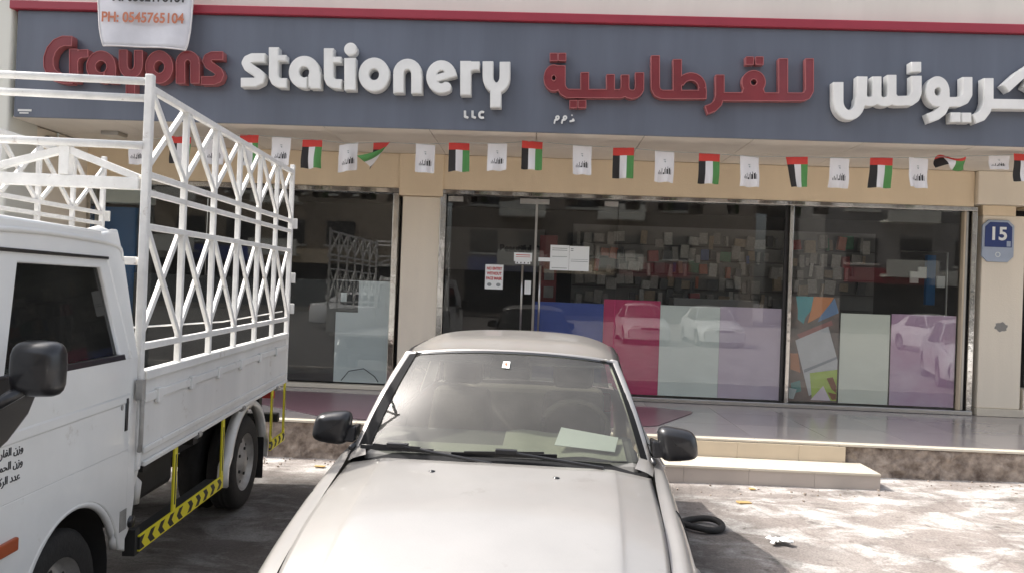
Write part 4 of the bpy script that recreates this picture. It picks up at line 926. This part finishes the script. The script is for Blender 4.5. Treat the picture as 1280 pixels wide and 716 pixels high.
# cage
bw = .042
def z_(y): return .03*y/LB
def rail(name, xo, z0, w_=bw, y0=0, y1=LB, par=None): return tpart(name, MB().bar((xo, y0, z0), (xo, y1, z0+.035), w_, w_), 'cage', .004)
ys_v = [LB*(i/6) for i in range(7)]
for xo in (-.015, WB+.015):
    for i, y in enumerate(ys_v):
        if i == 0: tpart('corner_post', MB().box(xo-.02, xo+.02, -.02, .02, .76, 2.735), 'cage', .006)
        elif i == 6: tpart('corner_post', MB().box(xo-.019, xo+.019, y-.019, y+.019, .86, 2.76), 'cage', .005)
        else: tpart('upright', MB().box(xo-.016, xo+.016, y-.016, y+.016, 1.25+z_(y), 2.66+z_(y)), 'cage', .004)
    for z0, w_ in ((2.665, .036), (2.235, .032), (2.145, .03), (1.975, .032), (1.375, .034)):
        tpart('rail', MB().bar((xo+.001, .021, z0), (xo+.001, LB-.02, z0+.03), w_, w_), 'cage', .004)
    for i in range(6):
        ya, yb_ = ys_v[i]+.02, ys_v[i+1]-.02
        for (za, zb) in ((2.26, 2.64), (1.40, 1.955)):
            off = .012 if xo > -1 else -.012
            tpart('brace', MB().bar((xo+off*.6, ya, zb+z_(ya)), (xo+off*.6, yb_, za+z_(yb_)), .02, .03), 'cage')
            tpart('brace', MB().bar((xo-off*1.3, ya, za+z_(ya)), (xo-off*1.3, yb_, zb+z_(yb_)), .022, .03), 'cage', .003)
    for z0 in (1.72, 1.45, 2.2): tpart('gate_latch', MB().box(xo-.03, xo+.05, LB+.027, LB+.05, z0, z0+.09), 'cage', .005)
for y0, zt in ((0, (2.70, 2.615)),):
    for z0 in zt: tpart('cross_bar', MB().tube([(WB+.03, y0, z0), (-.03, y0, z0)], .019, 10), 'cage', smooth=True)
tpart('cross_bar', MB().tube([(WB+.03, -.02, 2.375), (-.03, -.02, 2.375)], .020, 10), 'cage', smooth=True)
tpart('cross_bar', MB().bar((WB+.04, 0, 2.185), (-.045, 0, 2.185), .04, .06), 'cage', .005)
tr_ = [(-.05, 2.215), (-.41, 2.345), (-.83, 2.215), (-1.25, 2.345), (-1.61, 2.215)]
for a, b in zip(tr_, tr_[1:]): tpart('truss_bar', MB().bar((a[0], .0, a[1]), (b[0], .0, b[1]), .036, .036), 'cage', .004)
for x in (-.41, -1.25): tpart('truss_post', MB().box(x-.025, x+.025, -.025, .025, 2.2155, 2.38), 'cage', .004)
tpart('cross_bar', MB().bar((WB+.04, 0, 1.80), (-.045, 0, 1.80), .03, .04), 'cage', .004)
# cab shell -----------------------------------------------------------------
ARC = (-.575, .34, .40); CF_, CB_ = -2.05, -.10
def cab_side(xo, s):
    lean = lambda z: -s*max(0, z-1.33)*.13
    def to3(a, b, d): return (xo+d+lean(b), a+.028+.06*max(0, (b-1.33)/.6), b)
    arc = [(ARC[0]+ARC[2]*math.cos(t), ARC[1]+ARC[2]*math.sin(t)) for t in np.linspace(math.radians(12), math.radians(168), 22)]
    # lower side below the door
    low = [(-.13, .882), (-.13, .40)]+[p for p in arc]+[(-1.16, .42), (-1.42, .40), (-1.42, .882)]
    curve_fill('lower_side_panel', [low], .05, M['white_paint'], to3, tk, bevel=.008)
    door = [(-1.45, .888), (-.135, .888), (-.13, 1.325), (-1.52, 1.325)]
    d_ = curve_fill('door', [door], .05, M['white_paint'], to3, tk, bevel=.010)
    fr_o = [(-1.52, 1.331), (-.13, 1.331), (-.325, 1.80), (-1.16, 1.80)]; fr_i = [(-1.12, 1.345), (-.225, 1.345), (-.385, 1.765), (-1.02, 1.765)]
    curve_fill('door_frame', [fr_o, fr_i], .042, M['white_paint'], to3, d_, bevel=.008)
    curve_fill('window_pane', [[(-1.13, 1.335), (-.215, 1.335), (-.375, 1.775), (-1.03, 1.775)]], .006, M['sideglass'], to3, d_)
    curve_fill('window_seal', [[(-1.43, 1.328), (-.195, 1.328), (-.205, 1.350), (-1.43, 1.350)]], .052, M['black'], to3, d_, bevel=.003)
    # crease and handle
    curve_fill('door_crease', [[(-1.44, 1.10), (-.14, 1.12), (-.14, 1.15), (-1.44, 1.13)]], .058, M['white_paint'], to3, d_, bevel=.012)
    curve_fill('door_handle', [[(-.175, .985), (-.157, .985), (-.157, 1.135), (-.175, 1.135)]], .062, M['black'], to3, d_, bevel=.004)
    curve_fill('key_lock', [arcp(-.215, 1.10, .010, .013, 0, 345, 10)], .058, M['rim'], to3, d_)
    # rear corner pillar
    rp_ = [(-.125, .46), (-.125, 1.33), (-.32, 1.80), (-.375, 1.90), (-.22, 1.93), (-.17, 1.80), (-.07, 1.33), (-.05, .62), (-.08, .50)]
    curve_fill('rear_corner', [rp_], .05, M['white_paint'], to3, tk, bevel=.015, bseg=3)
    # upper rail above the door
    curve_fill('roof_side', [[(-1.16, 1.807), (-.33, 1.807), (-.38, 1.915), (-1.13, 1.915)]], .05, M['white_paint'], to3, tk, bevel=.015, bseg=3)
    curve_fill('drip_rail', [[(-1.15, 1.798), (-.33, 1.798), (-.33, 1.808), (-1.15, 1.808)]], .062, M['black'], to3, tk, bevel=.002)
    # front pillar and corner
    curve_fill('front_corner', [[(-1.428, .40), (-1.428, .862), (-1.456, .868), (-1.526, 1.33), (-1.168, 1.807), (-1.14, 1.915), (-1.32, 1.90), (-1.80, 1.35), (-1.88, .9), (-1.86, .40)]], .05, M['white_paint'], to3, tk, bevel=.015, bseg=3)
    # arch lip
    lip = MB().tube([(xo+s*.012, ARC[0]+(ARC[2]-.004)*math.cos(t), ARC[1]+(ARC[2]-.004)*math.sin(t)) for t in np.linspace(math.radians(14), math.radians(166), 26)], .016, 8)
    tpart('arch_lip', lip, 'white_paint', smooth=True)
    inn = MB(); rows = [[(xo-s*.02, ARC[0]+.40*math.cos(t), ARC[1]+.40*math.sin(t)), (xo-s*.40, ARC[0]+.40*math.cos(t), ARC[1]+.40*math.sin(t))] for t in np.linspace(math.radians(-5), math.radians(185), 20)]
    surf(inn, rows, s > 0); tpart('arch_liner', inn, 'dark', smooth=True)
    tpart('side_marker', MB().box(xo+s*.022, xo+s*.040, -1.17, -.99, .70, .75), 'orange', .006)
    for i in range(6): tpart('vent_slot', MB().box(min(xo+s*.0252, xo+s*.028), max(xo+s*.0252, xo+s*.028), -.165+i*.012, -.16+i*.012, .50, .60), 'rim')
    # mirror
    mo = MB(); cx, cy, cz = xo+s*.185, -1.16, 1.392
    rows = []
    for i in range(13):
        th = math.pi*i/12-math.pi/2; row = []
        for j in range(20):
            ph = 2*math.pi*j/20; sx = math.copysign(abs(math.cos(ph))**.5, math.cos(ph)); szz = math.copysign(abs(math.sin(ph))**.5, math.sin(ph)); r_ = abs(math.cos(th))**.4
            row.append((cx+sx*r_*.088, cy+math.sin(th)*.055*(1.3 if th < 0 else .6), cz+szz*r_*.098))
        row.append(row[0]); rows.append(row)
    surf(mo, rows, False); q = tpart('door_mirror', mo, 'black', smooth=True)
    tpart('mirror_arm', MB().tube([(xo+s*.02, -1.27, 1.27), (xo+s*.10, -1.24, 1.28), (xo+s*.16, -1.19, 1.33)], .022, 8), 'black', par=q, smooth=True)
    curve_fill('mirror_shadow', [[(-1.36, 1.34), (-1.38, 1.06), (-1.24, 1.07), (-1.10, 1.12), (-.98, 1.20), (-.88, 1.34)]], .062, M['black'], to3, tk, bevel=.01)  # black plate standing in for the dark shadow and reflection below the mirror
    return to3
to_r = cab_side(-.03, 1); cab_side(WB+.03, -1)
rows = []
for i in range(17):
    s = -1+2*i/16; x = WB/2+s*.765; drop = .045*abs(s)**6
    rows.append([(x, y+.085, z-drop) for y, z in ((-1.36, 1.87), (-1.24, 1.92), (-.9, 1.937), (-.5, 1.935), (-.28, 1.925), (-.20, 1.90), (-.18, 1.84))])
o = surf(MB(), np.array([cr(r_, 20) for r_ in rows])).build('roof', M['white_paint'], tk, smooth=True); q = o.modifiers.new('s', 'SOLIDIFY'); q.thickness = .02; q.offset = -1
tpart('roof_corner', MB().tube([(-.17, -.30, 1.905), (-.14, -.21, 1.915), (-.12, -.14, 1.90), (-.11, -.11, 1.85)], [.02, .042, .042, .028], 12), 'white_paint', smooth=True)
tpart('cab_back', MB().box(WB+.08, -.08, -.14, -.10, .62, 1.33).hexa([(WB+.08, -.14, 1.33), (-.08, -.14, 1.33), (-.08, -.10, 1.33), (WB+.08, -.10, 1.33), (WB+.16, -.20, 1.92), (-.16, -.20, 1.92), (-.16, -.16, 1.92), (WB+.16, -.16, 1.92)]), 'white_paint')
tpart('cab_front', MB().hexa([(WB+.05, -2.02, .40), (-.05, -2.02, .40), (-.05, -1.9, .40), (WB+.05, -1.9, .40), (WB+.05, -1.90, 1.30), (-.05, -1.90, 1.30), (-.05, -1.80, 1.30), (WB+.05, -1.80, 1.30)]), 'white_paint', .03)
MB().face([(WB+.08, -1.84, 1.32), (-.08, -1.84, 1.32), (-.16, -1.36, 1.90), (WB+.16, -1.36, 1.90)]).build('windscreen', M['carglass'], tk)
for x in (-.30, WB+.30): tpart('headlight', MB().box(x-.14, x+.14, -2.04, -2.0, .72, .88), 'lamp', .02)
tpart('front_bumper', MB().box(WB+.03, -.03, -2.10, -1.98, .36, .55), 'dark', .03)
tpart('cab_floor', MB().box(WB+.42, -.42, -1.85, -.15, .80, .86), 'dark'); tpart('dashboard', MB().box(WB+.12, -.12, -1.75, -1.45, .95, 1.28), 'dash', .03)
for x in (-.42, WB+.42): tpart('seat', MB().box(x-.24, x+.24, -.75, -.25, .9, 1.05).box(x-.22, x+.22, -.38, -.25, 1.05, 1.6), 'dash', .04)
# lettering on the door
AR = None
lines_ = ['\uFEF2\uFEE7', ]
def door_text(s, yc, zc, size):
    text_mesh(s, size, M['ink'], lambda x, y, d: (-.0035+d, yc+x, zc+y), tk, name='door_lettering', bold=.0003, align='RIGHT')
door_text('\uFE94\uFECF\uFEAD\uFE8E\uFED4\uFEDF\uFE8D \uFEE5\uFEAF\uFEED', -.965, 1.072, .040)
door_text('\uFE94\uFEDF\uFEEE\uFEE4\uFEA4\uFEDF\uFE8D \uFEE5\uFEAF\uFEED', -.965, 1.022, .040)
door_text('\uFE8F\uFE8E\uFEDB\uFEAE\uFEDF\uFE8D \uFEA9\uFEAA\uFECB', -.98, .972, .040)
# wheels and underside
for y, R in ((-.575, .315), (2.0, .345)):
    wheel(tk, -.15, y, R+.005, R, .19, 1); wheel(tk, WB+.15, y, R+.005, R, .19, -1)
tpart('axle', MB().tube([(WB+.2, 2.0, .345), (-.2, 2.0, .345)], .05, 10), 'dark'); tpart('axle', MB().tube([(WB+.2, -.575, .32), (-.2, -.575, .32)], .04, 10), 'dark')
tpart('inner_tyre', MB().lathe([(.18, -.09), (.335, -.07), (.335, .07), (.18, .09)], (-.37, 2.0, .341), 30), 'rubber', smooth=True)
tpart('fuel_tank', MB().box(-.62, -.25, .30, 1.10, .42, .72), 'dark', .04)
tpart('under_shade_box', MB().box(WB+.35, -.42, .15, 2.6, .50, .79), 'dark', .01)  # dark box added to deepen the shade under the bed
tpart('battery_box', MB().box(-.40, -.12, .02, .26, .46, .72), 'dark', .01)
tpart('spare_wheel', MB().lathe([(.1, -.08), (.30, -.08), (.31, 0), (.30, .08), (.1, .08)], (-.8, 2.5, .52), 24, ax='z'), 'rubber', smooth=True)
for sgn, xo in ((1, -.03), (-1, WB+.03)):
    rows = []
    for t in np.linspace(math.radians(-8), math.radians(188), 24):
        r_ = .43+(.05 if abs(math.degrees(t)-90) > 80 else 0); y = 2.0+r_*math.cos(t); z = .345+.43*math.sin(t); rows.append([(xo, y, z), (xo-sgn*.07, y, z)])
    o = surf(MB(), rows, sgn < 0).build('rear_mudguard', M['white_paint'], tk, smooth=True); q = o.modifiers.new('s', 'SOLIDIFY'); q.thickness = .035
    tpart('mud_flap', MB().box(min(xo-sgn*.02, xo-sgn*.24), max(xo-sgn*.02, xo-sgn*.24), 2.43, 2.445, .12, .60), 'rubber')
# yellow and black side guards
gd = MB().box(.0, .012, .03, 1.27, .345, .425); o = gd.build('side_guard', M['tape'], tk)
o = MB().box(.0, .012, 2.42, 2.86, .345, .425).build('side_guard', M['tape'], tk)
tpart('guard_step', MB().box(-.10, -.002, .03, 1.26, .35, .40), 'dark')
for y, z1 in ((.46, .79), (1.25, .80), (2.44, .84), (2.84, .86)):
    q = tpart('guard_post', MB().box(-.002, .010, y-.022, y+.022, .426, z1), 'yellow', .002)
    tpart('black_tape_stripe', MB().box(.0102, .0115, y-.006, y+.006, .46, z1-.05), 'ink', par=q)
tpart('step_bracket', MB().box(-.06, .0, .0, .05, .33, .46), 'dark')
# latch hardware at the front of the gate
tpart('gate_latch', MB().tube([(.03, -.055, 1.16), (.035, -.06, 1.05), (.03, -.05, .90), (.02, -.04, .86)], .012, 8).box(.005, .04, -.075, -.035, 1.12, 1.22), 'rim', .003)
tpart('filler_neck', MB().tube([(-.10, .05, .75), (-.06, .12, .66), (-.07, .12, .56)], .03, 10), 'gate', smooth=True)
tpart('air_duct', MB().hexa([(-.1, -.08, .50), (-.03, -.08, .50), (-.03, .0, .58), (-.1, .0, .58), (-.1, -.08, .70), (-.03, -.08, .70), (-.03, .10, .76), (-.1, .10, .76)]), 'white_paint', .01)
tpart('rubber_stop', MB().lathe([(0, .03), (.028, .03), (.03, .0)], (-.02, -.055, .52), 14), 'black', smooth=True)
tpart('tail_lamp', MB().box(-.30, -.10, LB+.0, LB+.03, .70, .78), 'ink_red', .008)
tpart('rear_bumper', MB().box(WB+.15, -.05, LB-.05, LB+.02, .50, .58), 'dark', .01)
tpart('aerial', MB().tube([(-.15, -1.18, 1.72), (-.17, -.98, 2.17)], .004, 5), 'rim')
tpart('tie_rope', MB().tube([(-.06, .0, 1.47), (-.08, 1.4, 1.44), (-.06, 2.9, 1.47)], .005, 5), 'cage')
# ================================================================== small things on the ground
tr0 = MB().tube([(.15*math.cos(a), .135*math.sin(a), .035+.01*math.sin(a*2)) for a in np.linspace(0, 2*math.pi, 41)[:-1]], .024, 12, closed=True)
ri = tr0.build('rubber_ring', M['rubber'], smooth=True); ri.location = (1.28, 5.74, 0); props(ri, 'black rubber ring lying on the ground in the shade right of the silver car', 'rubber ring')
q = at(930, 627, Z=.02); cbx = MB().box(-.06, .06, -.03, .03, 0, .012).build('cardboard_scrap', M['cardboard'], bevel=.003); cbx.location = (q.x, q.y, .012); cbx.rotation_euler = (0, .06, .3)
props(cbx, 'small tan cardboard scrap on the sunny ground before the step', 'litter')
q = at(975, 676, Z=.02); t_ = MB(); n_ = 9
rows = [[((i/8-.5)*.13*(1+.3*math.sin(j)), (j/8-.5)*.11*(1+.25*math.cos(i)), .012+.025*abs(math.sin(i*1.7)*math.cos(j*1.3))) for j in range(n_)] for i in range(n_)]
surf(t_, rows, True); ti = t_.build('crumpled_tissue', M['paper']); ti.location = (q.x, q.y, .01); props(ti, 'crumpled white tissue on the ground at the edge of the car shadow', 'litter')
for (u, v, s_) in ((400, 580, 1.0), (940, 614, .5)):
    q = at(u, v, Z=.0); o = MB().box(-.05*s_, .05*s_, -.025, .025, 0, .006).build('yellow_scrap', M['cardboard']); o.location = (q.x, q.y, gz(q.x, q.y)+.012)
    props(o, 'pale yellow paper scrap on the sunny ground %s' % ('left of the silver car bonnet' if u < 600 else 'at the foot of the long step'), 'litter')
# ================================================================== across the street (mirrored in the glass)
for bi, (x0, x1, y0, H, lab, col) in enumerate([(-34, -8, -27, 15, 'beige apartment block across the street, left one, seen only mirrored in the glass', (.42, .35, .27)), (-6, 14, -30, 18, 'tan apartment block across the street, middle one, seen only mirrored in the glass', (.36, .31, .26)), (17, 42, -26, 13, 'grey apartment block across the street, right one, seen only mirrored in the glass', (.33, .32, .31))]):
    b = thing('apartment_building', lab, 'building', ((x0+x1)/2, y0, 0)); mm = mat('far wall', tuple(q*.85 for q in col), .9, 0, .15, .5)
    MB().box(x0, x1, y0-12, y0, 0, H).build('wall', mm, b, world=True)
    MB().box(x0-.2, x1+.2, y0-12.2, y0+.2, H+.001, H+.6).build('roof', mm, b, world=True)
    wm_ = MB().box(-.9, .9, 0, .05, 0, 1.5).mesh('window'); wm_.materials.append(M['win_dark']); fm_ = MB().box(-1.05, 1.05, 0, .12, -.14, -.001).mesh('sill'); fm_.materials.append(M['parapet'])
    for r_ in range(1, int(H//3.2)):
        for k in range(int((x1-x0-2)//3.2)):
            o = bpy.data.objects.new('window', wm_); COL.objects.link(o); o.parent = b; o.location = (x0+2.2+k*3.2-(x0+x1)/2, 0, 1+r_*3.2)
            o2 = bpy.data.objects.new('sill', fm_); COL.objects.link(o2); o2.parent = o
    for r_ in range(1, int(H//3.2)):
        for k in range(int((x1-x0-4)//6.4)):
            xa = x0+3.2+k*6.4; MB().box(xa, xa+3.0, y0+.13, y0+1.2, .2+r_*3.2, .35+r_*3.2).box(xa, xa+3.0, y0+1.15, y0+1.2, .351+r_*3.2, 1.2+r_*3.2).build('balcony', M['parapet'], b, world=True)
    for k in range(int((x1-x0-2)//5)):
        xa = x0+1.2+k*5; MB().box(xa, xa+4.6, y0+.07, y0+.35, 3.02, 3.9).build('shop_fascia', [M['parapet'], M['f_blue'], M['trim_red'], M['f_cream'], M['tan']][(k*3+bi) % 5], b, world=True)
    MB().box(x0+1, x1-1, y0, y0+.06, .3, 3).build('shopfront', M['win_dark'], b, world=True)
